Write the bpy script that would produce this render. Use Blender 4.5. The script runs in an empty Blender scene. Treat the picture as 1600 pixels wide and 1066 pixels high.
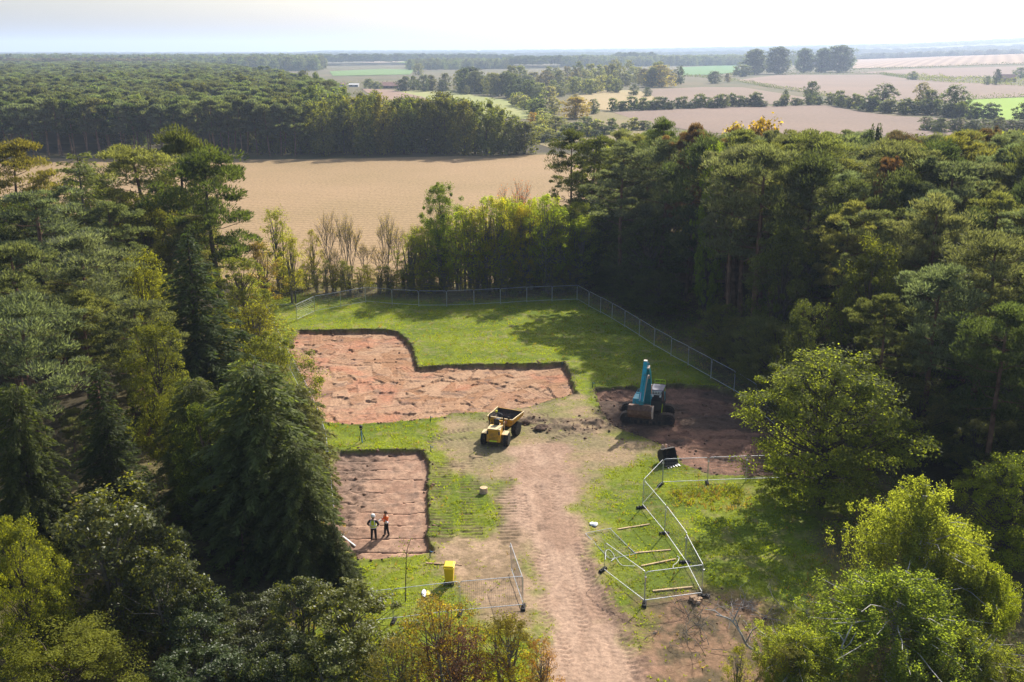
import bpy, bmesh, math, random
import numpy as np
from mathutils import Vector, Matrix

random.seed(7)
rng = np.random.default_rng(7)
sc = bpy.context.scene
COL = sc.collection

# ------------------------------------------------------------------ camera, sky, sun, exposure
CAM_Z = 30.0
PITCH = math.radians(16.8)
F = 1500.0                                   # focal length in photo pixels (1600 px wide)
cam = bpy.data.cameras.new('camera')
cam.sensor_width = 36.0
cam.lens = 36.0 * F / 1600.0
cam.clip_start = 0.5
cam.clip_end = 60000.0
cam_o = bpy.data.objects.new('camera', cam)
cam_o.location = (0, 0, CAM_Z)
cam_o.rotation_euler = (math.pi / 2 - PITCH, 0, 0)
COL.objects.link(cam_o)
sc.camera = cam_o

SUN_EL = math.radians(37.0)
SUN_AZ = math.radians(29.0)                  # right of the viewing direction (+Y)
world = bpy.data.worlds.new('World')
sc.world = world
world.use_nodes = True
nt = world.node_tree
nt.nodes.clear()
wo = nt.nodes.new('ShaderNodeOutputWorld')
bg = nt.nodes.new('ShaderNodeBackground')
sky = nt.nodes.new('ShaderNodeTexSky')
sky.sky_type = 'NISHITA'
sky.sun_disc = False
sky.sun_elevation = SUN_EL
sky.sun_rotation = SUN_AZ
sky.air_density = 1.0
sky.dust_density = 3.0
sky.ozone_density = 1.0
bg.inputs['Strength'].default_value = 0.12
nt.links.new(sky.outputs[0], bg.inputs[0])
nt.links.new(bg.outputs[0], wo.inputs[0])

sun = bpy.data.lights.new('sun', 'SUN')
sun.energy = 5.0
sun.angle = math.radians(0.53)
sun.color = (1.0, 0.95, 0.87)
sun_o = bpy.data.objects.new('sun', sun)
sdir = Vector((math.sin(SUN_AZ) * math.cos(SUN_EL), math.cos(SUN_AZ) * math.cos(SUN_EL), math.sin(SUN_EL)))
sun_o.rotation_euler = sdir.to_track_quat('Z', 'Y').to_euler()
sun_o.location = (40, 80, 90)
COL.objects.link(sun_o)

sc.view_settings.view_transform = 'Standard'
sc.view_settings.look = 'None'
sc.view_settings.exposure = 0.65
sc.view_settings.gamma = 1.0
sc.view_settings.use_curve_mapping = False
sc.render.engine = 'CYCLES'
cy = sc.cycles
cy.use_denoising = True
try:
    cy.denoiser = 'OPENIMAGEDENOISE'
    cy.denoising_input_passes = 'RGB_ALBEDO_NORMAL'
    cy.denoising_prefilter = 'NONE'
except Exception:
    pass
cy.max_bounces = 6
cy.diffuse_bounces = 4
cy.glossy_bounces = 2
cy.transmission_bounces = 4
cy.volume_bounces = 1
cy.caustics_reflective = False
cy.caustics_refractive = False
cy.sample_clamp_indirect = 4.0

# ------------------------------------------------------------------ pixel <-> world
CP, SP = math.cos(PITCH), math.sin(PITCH)
def ray(px, py):
    u = (px - 800.0) / F
    v = (533.0 - py) / F
    return Vector((u, CP + v * SP, -SP + v * CP))
def dep_tan(py):
    d = ray(800, py)
    return -d.z / d.y
def at(px, py, Y):
    """point of the view ray at world depth Y"""
    d = ray(px, py)
    t = Y / d.y
    return Vector((d.x * t, Y, CAM_Z + d.z * t))
_rp = [-600, 0, 400, 520, 800, 1000, 1200, 1400, 1600, 2200]
_ry = [88, 87, 86, 80, 79, 77, 73, 69, 61, 58]
def sstep(a, b, x):
    t = np.clip((x - a) / (b - a), 0, 1)
    return t * t * (3 - 2 * t)
def terrain(x, y):
    """height of the wide landscape"""
    x = np.asarray(x, float); y = np.asarray(y, float)
    yy = np.maximum(y, 1.0)
    d = np.hypot(x, y)
    p = np.clip(x / yy * F / 1.0 + 800, -600, 2200)
    ry = np.interp(p, _rp, _ry)
    v = (533 - ry) / F
    tan_dep = (SP - v * CP) / (CP + v * SP)
    zr = np.maximum(30 - 8500 * tan_dep - 14, 4.0)
    h = zr * sstep(3000, 8500, d)
    h = h + 25 * sstep(1180, 1650, p) * sstep(1150, 2500, d) * (1 - sstep(2900, 4800, d))
    h = np.where(y < 900, 0.0, h)
    return h
def gp(px, py):
    """ground point under a photo pixel"""
    d = ray(px, py)
    if d.z < 0:
        t = -CAM_Z / d.z
        X, Y = d.x * t, d.y * t
        if Y < 900:
            return Vector((X, Y, 0))
    lo, hi = 600.0, 20000.0
    t = lo
    while t < hi:
        X, Y, Z = d.x * t, d.y * t, CAM_Z + d.z * t
        if Z <= float(terrain(X, Y)):
            break
        t *= 1.01
    return Vector((d.x * t, d.y * t, float(terrain(d.x * t, d.y * t))))
def gpp(l):
    return np.array([[gp(*q).x, gp(*q).y] for q in l])

# ------------------------------------------------------------------ noise
def hash2(ix, iy, seed):
    n = (ix.astype(np.int64) * 374761393 + iy.astype(np.int64) * 668265263 + seed * 982451653) & 0x7fffffff
    n = ((n ^ (n >> 13)) * 1274126177) & 0x7fffffff
    n = (n ^ (n >> 16)) & 0x7fffffff
    return (n % 1000003) / 1000003.0
def vnoise(x, y, seed=0):
    ix = np.floor(x); iy = np.floor(y)
    fx = x - ix; fy = y - iy
    fx = fx * fx * (3 - 2 * fx); fy = fy * fy * (3 - 2 * fy)
    a = hash2(ix, iy, seed); b = hash2(ix + 1, iy, seed)
    c = hash2(ix, iy + 1, seed); d = hash2(ix + 1, iy + 1, seed)
    return (a + (b - a) * fx) * (1 - fy) + (c + (d - c) * fx) * fy
def fbm(x, y, seed=0, oct=4, gain=0.5):
    s = np.zeros_like(x, dtype=float); amp = 1.0; tot = 0
    for k in range(oct):
        s += amp * vnoise(x * 2 ** k, y * 2 ** k, seed + k * 17)
        tot += amp; amp *= gain
    return s / tot
def poly_sdf(x, y, P):
    """signed distance to a polygon, positive inside"""
    n = len(P)
    d = np.full(x.shape, 1e9); inside = np.zeros(x.shape, bool)
    for i in range(n):
        x0, y0 = P[i]; x1, y1 = P[(i + 1) % n]
        ex, ey = x1 - x0, y1 - y0
        L2 = ex * ex + ey * ey + 1e-12
        t = np.clip(((x - x0) * ex + (y - y0) * ey) / L2, 0, 1)
        dd = (x - x0 - t * ex) ** 2 + (y - y0 - t * ey) ** 2
        d = np.minimum(d, dd)
        c = ((y0 > y) != (y1 > y)) & (x < (x1 - x0) * (y - y0) / (y1 - y0 + 1e-12) + x0)
        inside ^= c
    d = np.sqrt(d)
    return np.where(inside, d, -d)
def line_dist(x, y, P):
    d = np.full(x.shape, 1e9); along = np.zeros(x.shape); acc = 0.0; side = np.zeros(x.shape)
    for i in range(len(P) - 1):
        x0, y0 = P[i]; x1, y1 = P[i + 1]
        ex, ey = x1 - x0, y1 - y0
        L = math.hypot(ex, ey)
        t = np.clip(((x - x0) * ex + (y - y0) * ey) / (L * L), 0, 1)
        dx = x - x0 - t * ex; dy = y - y0 - t * ey
        dd = np.hypot(dx, dy)
        m = dd < d
        d = np.where(m, dd, d)
        along = np.where(m, acc + t * L, along)
        side = np.where(m, (ex * dy - ey * dx) / L, side)
        acc += L
    return d, along, side

# ------------------------------------------------------------------ materials
MATS = {}
def new_mat(name):
    m = bpy.data.materials.new(name)
    m.use_nodes = True
    m.node_tree.nodes.clear()
    return m, m.node_tree
def N(t, kind, **kw):
    n = t.nodes.new(kind)
    for k, v in kw.items():
        setattr(n, k, v)
    return n
def simple_mat(name, col, rough=0.6, metal=0.0, spec=0.4, var=0.12, scale=6.0, dirt=None, dirt_amt=0.0, bump=0.0, emis=None):
    m, t = new_mat(name)
    o = N(t, 'ShaderNodeOutputMaterial'); p = N(t, 'ShaderNodeBsdfPrincipled')
    t.links.new(p.outputs[0], o.inputs[0])
    tc = N(t, 'ShaderNodeTexCoord')
    n1 = N(t, 'ShaderNodeTexNoise'); n1.inputs['Scale'].default_value = scale; n1.inputs['Detail'].default_value = 6
    t.links.new(tc.outputs['Object'], n1.inputs['Vector'])
    mr = N(t, 'ShaderNodeMapRange')
    mr.inputs[1].default_value = 0.3; mr.inputs[2].default_value = 0.7
    mr.inputs[3].default_value = 1 - var; mr.inputs[4].default_value = 1 + var
    t.links.new(n1.outputs[0], mr.inputs[0])
    mx = N(t, 'ShaderNodeVectorMath', operation='SCALE')
    mx.inputs[0].default_value = col
    t.links.new(mr.outputs[0], mx.inputs['Scale'])
    src = mx.outputs[0]
    if dirt is not None:
        n2 = N(t, 'ShaderNodeTexNoise'); n2.inputs['Scale'].default_value = scale * 0.6; n2.inputs['Detail'].default_value = 8
        t.links.new(tc.outputs['Object'], n2.inputs['Vector'])
        r2 = N(t, 'ShaderNodeMapRange')
        r2.inputs[1].default_value = 0.62 - dirt_amt * 0.5; r2.inputs[2].default_value = 0.72
        r2.inputs[3].default_value = 0; r2.inputs[4].default_value = 0.9
        t.links.new(n2.outputs[0], r2.inputs[0])
        mm = N(t, 'ShaderNodeMix', data_type='RGBA')
        t.links.new(r2.outputs[0], mm.inputs[0])
        t.links.new(src, mm.inputs[6]); mm.inputs[7].default_value = (*dirt, 1)
        src = mm.outputs[2]
    t.links.new(src, p.inputs['Base Color'])
    p.inputs['Roughness'].default_value = rough
    p.inputs['Metallic'].default_value = metal
    p.inputs['Specular IOR Level'].default_value = spec
    if bump:
        b = N(t, 'ShaderNodeBump'); b.inputs['Strength'].default_value = bump; b.inputs['Distance'].default_value = 0.05
        t.links.new(n1.outputs[0], b.inputs['Height']); t.links.new(b.outputs[0], p.inputs['Normal'])
    MATS[name] = m
    return m
SOIL = (0.24, 0.135, 0.085)
simple_mat('yellow_paint', (0.60, 0.32, 0.015), 0.5, 0, 0.45, 0.2, 3, SOIL, 0.22)
simple_mat('yellow_rim', (0.66, 0.50, 0.26), 0.6, 0, 0.4, 0.2, 5, SOIL, 0.1)
simple_mat('skip_inside', (0.085, 0.068, 0.06), 0.8, 0.2, 0.3, 0.4, 5, SOIL, 0.12)
simple_mat('black_paint', (0.014, 0.014, 0.015), 0.45, 0, 0.5, 0.2, 5)
simple_mat('black_rubber', (0.022, 0.021, 0.02), 0.85, 0, 0.3, 0.3, 8, (0.12, 0.075, 0.05), 0.1, 0.3)
simple_mat('tread_mud', (0.075, 0.06, 0.05), 0.9, 0, 0.2, 0.4, 4, (0.16, 0.11, 0.08), 0.06, 0.3)
simple_mat('teal_paint', (0.010, 0.34, 0.42), 0.4, 0, 0.5, 0.2, 3, (0.1, 0.08, 0.06), 0.10)
simple_mat('teal_dark', (0.008, 0.22, 0.26), 0.45, 0, 0.5, 0.2, 3, (0.1, 0.08, 0.06), 0.10)
simple_mat('dark_grey_paint', (0.035, 0.036, 0.045), 0.5, 0, 0.5, 0.15, 4, (0.1, 0.07, 0.05), 0.06)
simple_mat('slate_roof_paint', (0.10, 0.10, 0.15), 0.5, 0, 0.5, 0.1, 4)
simple_mat('chrome', (0.6, 0.6, 0.63), 0.25, 1.0, 0.5, 0.05, 4)
simple_mat('galvanised', (0.52, 0.54, 0.56), 0.38, 0.5, 0.5, 0.1, 4)
simple_mat('wire', (0.22, 0.225, 0.23), 0.5, 0.5, 0.4, 0.1, 4)
simple_mat('bucket_steel', (0.13, 0.075, 0.05), 0.75, 0.2, 0.3, 0.3, 4, (0.28, 0.16, 0.1), 0.14)
simple_mat('dark_steel', (0.035, 0.032, 0.03), 0.7, 0.3, 0.4, 0.3, 4, (0.2, 0.13, 0.09), 0.05)
simple_mat('cab_glass', (0.02, 0.025, 0.03), 0.08, 0, 0.6, 0.05, 2)
simple_mat('lamp_white', (0.75, 0.78, 0.75), 0.2, 0, 0.5, 0.05, 2)
simple_mat('bin_yellow', (0.80, 0.56, 0.01), 0.42, 0, 0.5, 0.05, 3)
simple_mat('white_plastic', (0.78, 0.78, 0.78), 0.5, 0, 0.4, 0.08, 5)
simple_mat('timber', (0.56, 0.40, 0.22), 0.8, 0, 0.3, 0.2, 6, bump=0.2)
simple_mat('log_end', (0.52, 0.36, 0.27), 0.8, 0, 0.3, 0.15, 9, bump=0.2)
simple_mat('brick_block', (0.34, 0.22, 0.13), 0.85, 0, 0.3, 0.25, 9, bump=0.2)
simple_mat('vest_yellow', (0.62, 0.78, 0.04), 0.6, 0, 0.3, 0.1, 12)
simple_mat('orange_hivis', (0.95, 0.17, 0.035), 0.6, 0, 0.3, 0.1, 12)
simple_mat('reflective', (0.62, 0.68, 0.74), 0.45, 0, 0.5, 0.05, 12)
simple_mat('dark_cloth', (0.016, 0.017, 0.022), 0.85, 0, 0.2, 0.3, 10)
simple_mat('boot_leather', (0.035, 0.028, 0.022), 0.7, 0, 0.3, 0.3, 10)
simple_mat('skin', (0.42, 0.24, 0.17), 0.55, 0, 0.4, 0.06, 10)
simple_mat('hair_brown', (0.09, 0.05, 0.03), 0.6, 0, 0.3, 0.3, 20)
simple_mat('blue_plastic', (0.10, 0.26, 0.48), 0.4, 0, 0.5, 0.1, 5)
simple_mat('green_peg', (0.05, 0.13, 0.09), 0.5, 0, 0.4, 0.1, 5)
simple_mat('label_white', (0.58, 0.47, 0.38), 0.5, 0, 0.4, 0.1, 5)
simple_mat('beacon_lens', (0.75, 0.72, 0.05), 0.2, 0, 0.6, 0.05, 5)
simple_mat('barn_wall', (0.16, 0.11, 0.10), 0.85, 0, 0.3, 0.2, 0.4)
simple_mat('barn_roof', (0.20, 0.10, 0.08), 0.85, 0, 0.3, 0.2, 0.4)
simple_mat('white_wall', (0.46, 0.45, 0.43), 0.8, 0, 0.3, 0.08, 0.4)
simple_mat('house_wall', (0.32, 0.20, 0.16), 0.85, 0, 0.3, 0.15, 0.4)
simple_mat('bark_pine', (0.17, 0.095, 0.06), 0.9, 0, 0.2, 0.5, 1.6, bump=0.5)
simple_mat('bark_dark', (0.085, 0.065, 0.045), 0.9, 0, 0.2, 0.4, 2, bump=0.5)
simple_mat('bark_grey', (0.16, 0.14, 0.11), 0.9, 0, 0.2, 0.35, 2, bump=0.5)
simple_mat('bark_birch', (0.42, 0.39, 0.35), 0.8, 0, 0.2, 0.5, 2, bump=0.3)
simple_mat('twig_grey', (0.34, 0.30, 0.27), 0.85, 0, 0.2, 0.3, 4)
simple_mat('dark_soil', (0.085, 0.056, 0.04), 0.95, 0, 0.1, 0.4, 5, bump=0.4)

def leaf_mat(name, color=None, trans=0.52, spec=0.12, rough=0.6, tm=(3.1, 2.8, 0.6)):
    m, t = new_mat(name)
    o = N(t, 'ShaderNodeOutputMaterial')
    p = N(t, 'ShaderNodeBsdfPrincipled'); tr = N(t, 'ShaderNodeBsdfTranslucent'); mix = N(t, 'ShaderNodeMixShader')
    at_ = N(t, 'ShaderNodeAttribute', attribute_name='rnd')
    mr = N(t, 'ShaderNodeMapRange')
    mr.inputs[3].default_value = 0.6; mr.inputs[4].default_value = 1.45
    t.links.new(at_.outputs['Fac'], mr.inputs[0])
    oi = N(t, 'ShaderNodeObjectInfo')
    sc1 = N(t, 'ShaderNodeVectorMath', operation='SCALE')
    if color is None:
        t.links.new(oi.outputs['Color'], sc1.inputs[0])
    else:
        # per-instance variation
        rm = N(t, 'ShaderNodeMapRange'); rm.inputs[3].default_value = 0.6; rm.inputs[4].default_value = 1.45
        t.links.new(oi.outputs['Random'], rm.inputs[0])
        hs = N(t, 'ShaderNodeHueSaturation'); hs.inputs['Color'].default_value = (*color, 1)
        hm = N(t, 'ShaderNodeMapRange'); hm.inputs[3].default_value = 0.47; hm.inputs[4].default_value = 0.525
        t.links.new(oi.outputs['Random'], hm.inputs[0]); t.links.new(hm.outputs[0], hs.inputs['Hue'])
        t.links.new(rm.outputs[0], hs.inputs['Value'])
        t.links.new(hs.outputs[0], sc1.inputs[0])
    t.links.new(mr.outputs[0], sc1.inputs['Scale'])
    t.links.new(sc1.outputs[0], p.inputs['Base Color'])
    p.inputs['Roughness'].default_value = rough
    p.inputs['Specular IOR Level'].default_value = spec
    mu = N(t, 'ShaderNodeVectorMath', operation='MULTIPLY')
    mu.inputs[1].default_value = tm
    t.links.new(sc1.outputs[0], mu.inputs[0])
    t.links.new(mu.outputs[0], tr.inputs['Color'])
    mix.inputs[0].default_value = trans
    t.links.new(p.outputs[0], mix.inputs[1]); t.links.new(tr.outputs[0], mix.inputs[2])
    t.links.new(mix.outputs[0], o.inputs[0])
    MATS[name] = m
    return m
leaf_mat('leaves')
leaf_mat('needles', tm=(2.4, 2.5, 1.0), trans=0.45, spec=0.10, rough=0.6)
leaf_mat('backlit_leaves', tm=(3.6, 3.4, 0.7), trans=0.62, spec=0.10, rough=0.6)
leaf_mat('glossy_leaves', trans=0.45, spec=0.32, rough=0.45)
leaf_mat('grass_blades', color=(0.155, 0.185, 0.014), trans=0.5, spec=0.15, rough=0.6)
leaf_mat('dry_grass', color=(0.26, 0.20, 0.09), trans=0.4, spec=0.2, rough=0.6)
leaf_mat('bramble', color=(0.07, 0.09, 0.025), trans=0.35)
leaf_mat('far_pine', tm=(2.4, 2.5, 1.0), color=(0.088, 0.098, 0.052), trans=0.4)
leaf_mat('far_broadleaf', color=(0.09, 0.11, 0.04), trans=0.4)
leaf_mat('far_dark', color=(0.05, 0.066, 0.035), trans=0.3)
leaf_mat('far_brown', color=(0.12, 0.10, 0.07), trans=0.2)

def ground_mat(name, attr=True, col=(0.1, 0.09, 0.04), scale=1.0, var=0.35, col2=None, wave=None, bumpd=0.06):
    m, t = new_mat(name)
    o = N(t, 'ShaderNodeOutputMaterial'); p = N(t, 'ShaderNodeBsdfPrincipled')
    t.links.new(p.outputs[0], o.inputs[0])
    g = N(t, 'ShaderNodeNewGeometry')
    n1 = N(t, 'ShaderNodeTexNoise'); n1.inputs['Scale'].default_value = 4.5 * scale; n1.inputs['Detail'].default_value = 9; n1.inputs['Roughness'].default_value = 0.65
    t.links.new(g.outputs['Position'], n1.inputs['Vector'])
    n2 = N(t, 'ShaderNodeTexNoise'); n2.inputs['Scale'].default_value = 0.06 * scale; n2.inputs['Detail'].default_value = 7; n2.inputs['Roughness'].default_value = 0.6
    t.links.new(g.outputs['Position'], n2.inputs['Vector'])
    mr = N(t, 'ShaderNodeMapRange')
    mr.inputs[1].default_value = 0.28; mr.inputs[2].default_value = 0.72
    mr.inputs[3].default_value = 1 - var; mr.inputs[4].default_value = 1 + var
    t.links.new(n1.outputs[0], mr.inputs[0])
    if attr:
        a = N(t, 'ShaderNodeAttribute', attribute_name='albedo')
        src = a.outputs['Color']
    else:
        mm = N(t, 'ShaderNodeMix', data_type='RGBA')
        r2 = N(t, 'ShaderNodeMapRange'); r2.inputs[1].default_value = 0.35; r2.inputs[2].default_value = 0.65
        t.links.new(n2.outputs[0], r2.inputs[0]); t.links.new(r2.outputs[0], mm.inputs[0])
        mm.inputs[6].default_value = (*col, 1); mm.inputs[7].default_value = (*(col2 or col), 1)
        src = mm.outputs[2]
    if wave:
        # drilled / ploughed rows: (angle, metres between rows, strength)
        ang, per, st = wave
        mp = N(t, 'ShaderNodeMapping'); mp.inputs['Rotation'].default_value = (0, 0, ang)
        t.links.new(g.outputs['Position'], mp.inputs['Vector'])
        wv = N(t, 'ShaderNodeTexWave'); wv.inputs['Scale'].default_value = 0.31 / per * 1.0
        wv.inputs['Distortion'].default_value = 1.2; wv.inputs['Detail'].default_value = 3; wv.inputs['Detail Scale'].default_value = 0.6
        t.links.new(mp.outputs[0], wv.inputs['Vector'])
        wr = N(t, 'ShaderNodeMapRange'); wr.inputs[3].default_value = 1 - st; wr.inputs[4].default_value = 1 + st
        t.links.new(wv.outputs['Fac'], wr.inputs[0])
        s0 = N(t, 'ShaderNodeVectorMath', operation='SCALE')
        t.links.new(src, s0.inputs[0]); t.links.new(wr.outputs[0], s0.inputs['Scale'])
        src = s0.outputs[0]
    s = N(t, 'ShaderNodeVectorMath', operation='SCALE')
    t.links.new(src, s.inputs[0]); t.links.new(mr.outputs[0], s.inputs['Scale'])
    t.links.new(s.outputs[0], p.inputs['Base Color'])
    p.inputs['Roughness'].default_value = 0.95
    p.inputs['Specular IOR Level'].default_value = 0.12
    b = N(t, 'ShaderNodeBump'); b.inputs['Strength'].default_value = 0.7; b.inputs['Distance'].default_value = bumpd
    t.links.new(n1.outputs[0], b.inputs['Height']); t.links.new(b.outputs[0], p.inputs['Normal'])
    MATS[name] = m
    return m
ground_mat('site_ground', True)
ground_mat('wide_ground', False, (0.085, 0.085, 0.035), 0.25, 0.3, (0.15, 0.115, 0.06))
ground_mat('wood_floor', False, (0.045, 0.034, 0.02), 1.0, 0.4, (0.07, 0.06, 0.03))

# ------------------------------------------------------------------ mesh helpers
def link_mesh(name, me, parent=None, mat=None):
    o = bpy.data.objects.new(name, me)
    COL.objects.link(o)
    if parent is not None:
        o.parent = parent
    if mat is not None and not me.materials:
        me.materials.append(MATS[mat] if isinstance(mat, str) else mat)
    return o
def fast_mesh(name, V, Q, rnd=None, smooth=False):
    """V (n,3), Q (m,k) all faces the same size"""
    V = np.asarray(V, np.float32); Q = np.asarray(Q, np.int32)
    me = bpy.data.meshes.new(name)
    me.vertices.add(len(V)); me.vertices.foreach_set('co', V.ravel())
    k = Q.shape[1]
    me.loops.add(Q.size); me.loops.foreach_set('vertex_index', Q.ravel())
    me.polygons.add(len(Q))
    me.polygons.foreach_set('loop_start', np.arange(0, Q.size, k, dtype=np.int32))
    me.polygons.foreach_set('loop_total', np.full(len(Q), k, np.int32))
    if smooth:
        me.polygons.foreach_set('use_smooth', np.ones(len(Q), bool))
    if rnd is not None:
        a = me.attributes.new('rnd', 'FLOAT', 'POINT')
        a.data.foreach_set('value', np.asarray(rnd, np.float32))
    me.update(calc_edges=True)
    return me
def thing(name, label, cat, loc=(0, 0, 0), rz=0.0, group=None):
    o = bpy.data.objects.new(name, None)
    o.empty_display_size = 0.2
    o.location = loc; o.rotation_euler = (0, 0, rz)
    o['label'] = label; o['category'] = cat
    if group: o['group'] = group
    COL.objects.link(o)
    return o
def tag(o, label=None, cat=None, group=None, kind=None):
    if label: o['label'] = label
    if cat: o['category'] = cat
    if group: o['group'] = group
    if kind: o['kind'] = kind
    return o
def copy_tree(o, parent=None):
    c = o.copy(); COL.objects.link(c)
    if parent is not None:
        c.parent = parent
        c.matrix_parent_inverse = o.matrix_parent_inverse.copy()
    for ch in list(o.children):
        copy_tree(ch, c)
    return c
class MB:
    def __init__(s): s.v = []; s.f = []
    def add(s, vs, fs):
        b = len(s.v); s.v += [tuple(q) for q in vs]; s.f += [tuple(i + b for i in f) for f in fs]; return s
    def box(s, c, d, rot=None):
        hx, hy, hz = d[0] / 2, d[1] / 2, d[2] / 2
        vs = [Vector((x, y, z)) for z in (-hz, hz) for y in (-hy, hy) for x in (-hx, hx)]
        if rot is not None: vs = [rot @ q for q in vs]
        return s.add([q + Vector(c) for q in vs], [(0, 2, 3, 1), (4, 5, 7, 6), (0, 1, 5, 4), (2, 6, 7, 3), (0, 4, 6, 2), (1, 3, 7, 5)])
    def hexa(s, b, t):
        """two loops of four points"""
        return s.add(list(b) + list(t), [(3, 2, 1, 0), (4, 5, 6, 7), (0, 1, 5, 4), (1, 2, 6, 5), (2, 3, 7, 6), (3, 0, 4, 7)])
    def bar(s, p0, p1, w, h):
        p0, p1 = Vector(p0), Vector(p1); d = p1 - p0
        q = d.to_track_quat('X', 'Z').to_matrix()
        return s.box((p0 + p1) / 2, (d.length, w, h), q)
    def tube(s, path, r, k=8, cap=True):
        P = [Vector(q) for q in path]; n = len(P)
        R = [r] * n if not hasattr(r, '__len__') else r
        b = len(s.v)
        up = Vector((0, 0, 1))
        for i in range(n):
            d = (P[min(i + 1, n - 1)] - P[max(i - 1, 0)]).normalized()
            ref = Vector((1, 0, 0)) if abs(d.z) > 0.9 else up
            a = d.cross(ref).normalized(); c = d.cross(a)
            for j in range(k):
                th = 2 * math.pi * j / k
                s.v.append(tuple(P[i] + (a * math.cos(th) + c * math.sin(th)) * R[i]))
        for i in range(n - 1):
            for j in range(k):
                j2 = (j + 1) % k
                s.f.append((b + i * k + j, b + i * k + j2, b + (i + 1) * k + j2, b + (i + 1) * k + j))
        if cap:
            s.f.append(tuple(b + j for j in range(k))[::-1])
            s.f.append(tuple(b + (n - 1) * k + j for j in range(k)))
        return s
    def prism(s, prof, x0, x1, axis='x'):
        """2-D profile (y,z) pushed along x"""
        n = len(prof)
        def pt(x, q): return (x, q[0], q[1]) if axis == 'x' else ((q[0], x, q[1]) if axis == 'y' else (q[0], q[1], x))
        return s.add([pt(x0, q) for q in prof] + [pt(x1, q) for q in prof],
                     [tuple(range(n))[::-1], tuple(range(n, 2 * n))] + [(i, (i + 1) % n, n + (i + 1) % n, n + i) for i in range(n)])
    def lathe(s, prof, c=(0, 0, 0), axis='z', k=20):
        """prof list of (r, h)"""
        b = len(s.v); n = len(prof)
        for (r, h) in prof:
            for j in range(k):
                th = 2 * math.pi * j / k
                x, y = r * math.cos(th), r * math.sin(th)
                q = (x, y, h) if axis == 'z' else ((h, x, y) if axis == 'x' else (x, h, y))
                s.v.append((q[0] + c[0], q[1] + c[1], q[2] + c[2]))
        for i in range(n - 1):
            for j in range(k):
                j2 = (j + 1) % k
                s.f.append((b + i * k + j, b + i * k + j2, b + (i + 1) * k + j2, b + (i + 1) * k + j))
        s.f.append(tuple(b + j for j in range(k))[::-1]); s.f.append(tuple(b + (n - 1) * k + j for j in range(k)))
        return s
    def mesh(s, name):
        me = bpy.data.meshes.new(name)
        me.from_pydata(s.v, [], s.f); me.validate(); me.update()
        bm = bmesh.new(); bm.from_mesh(me); bmesh.ops.recalc_face_normals(bm, faces=bm.faces); bm.to_mesh(me); bm.free()
        return me
    def build(s, name, mat, parent=None, bevel=0.0, smooth=False):
        me = s.mesh(name)
        o = link_mesh(name, me, parent, mat)
        if smooth:
            me.polygons.foreach_set('use_smooth', np.ones(len(me.polygons), bool))
        if bevel:
            b = o.modifiers.new('bevel', 'BEVEL'); b.width = bevel; b.segments = 2; b.limit_method = 'ANGLE'
        return o
# ------------------------------------------------------------------ near ground with dug areas
GX0, GX1, GY0, GY1, GD = -36.0, 29.0, 31.0, 126.0, 0.12
nx = int((GX1 - GX0) / GD) + 1; ny = int((GY1 - GY0) / 0.12) + 1
gx = np.linspace(GX0, GX1, nx); gy = np.linspace(GY0, GY1, ny)
XX, YY = np.meshgrid(gx, gy)
fx, fy = XX.ravel(), YY.ravel()
wob_x = (fbm(fx * 1.1, fy * 1.1, 3, 4, .65) - 0.5) * 0.8; wob_y = (fbm(fx * 1.1, fy * 1.1, 4, 4, .65) - 0.5) * 0.8
PIT1 = gpp([(466, 516), (600, 515), (620, 519), (634, 530), (645, 545), (651, 573), (700, 570), (800, 569), (883, 567), (900, 614), (868, 622),
            (830, 634), (770, 643), (705, 645), (690, 652), (664, 655), (640, 659), (600, 661), (560, 664), (504, 662), (488, 640), (474, 590), (452, 545)])
PIT2 = gpp([(531, 706), (600, 704), (655, 703), (668, 717), (669, 790), (668, 838), (679, 862), (650, 868), (610, 872), (556, 874), (535, 856), (500, 800), (505, 750)])
PIT3 = gpp([(929, 606), (1000, 603), (1060, 601), (1120, 605), (1165, 622), (1220, 650), (1290, 700), (1290, 742), (1200, 744), (1110, 742), (1060, 722), (1046, 700), (1005, 683), (960, 668), (938, 640)])
TRACK = gpp([(930, 1360), (870, 1090), (852, 1010), (838, 940), (822, 870), (806, 800), (790, 745), (800, 700), (840, 690), (890, 690), (905, 745), (903, 800), (915, 850), (938, 900), (962, 950), (990, 1010), (1022, 1090), (1130, 1360)])
APRON = gpp([(700, 650), (760, 642), (830, 632), (900, 618), (935, 640), (965, 672), (1030, 690), (1010, 720), (950, 745), (918, 770), (915, 820), (800, 830), (775, 760), (735, 740), (690, 730), (690, 690)])
BARE = gpp([(672, 872), (700, 842), (770, 828), (822, 838), (850, 960), (845, 1010), (770, 968), (730, 930), (690, 900)])
ROUGH = gpp([(1000, 950), (945, 905), (985, 930), (1030, 935), (1090, 905), (1150, 925), (1230, 960), (1230, 1090), (1020, 1090)])
sx, sy = fx + wob_x, fy + wob_y
s1 = poly_sdf(fx + wob_x * 0.7, fy + wob_y * 0.7, PIT1); s2 = poly_sdf(fx + wob_x * 0.7, fy + wob_y * 0.7, PIT2); s3 = poly_sdf(sx, sy, PIT3)
sT = poly_sdf(sx, sy, TRACK); sA = poly_sdf(sx, sy, APRON); sB = poly_sdf(sx, sy, BARE); sR = poly_sdf(sx, sy, ROUGH)

z = (fbm(fx * 0.12, fy * 0.12, 11, 3) - 0.5) * 0.25
fine = fbm(fx * 2.6, fy * 2.6, 21, 3) - 0.5
med = fbm(fx * 0.7, fy * 0.7, 22, 4) - 0.5
edge = np.minimum.reduce([fx - GX0, GX1 - fx, fy - GY0, GY1 - fy])
z *= sstep(0, 6, edge)
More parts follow.
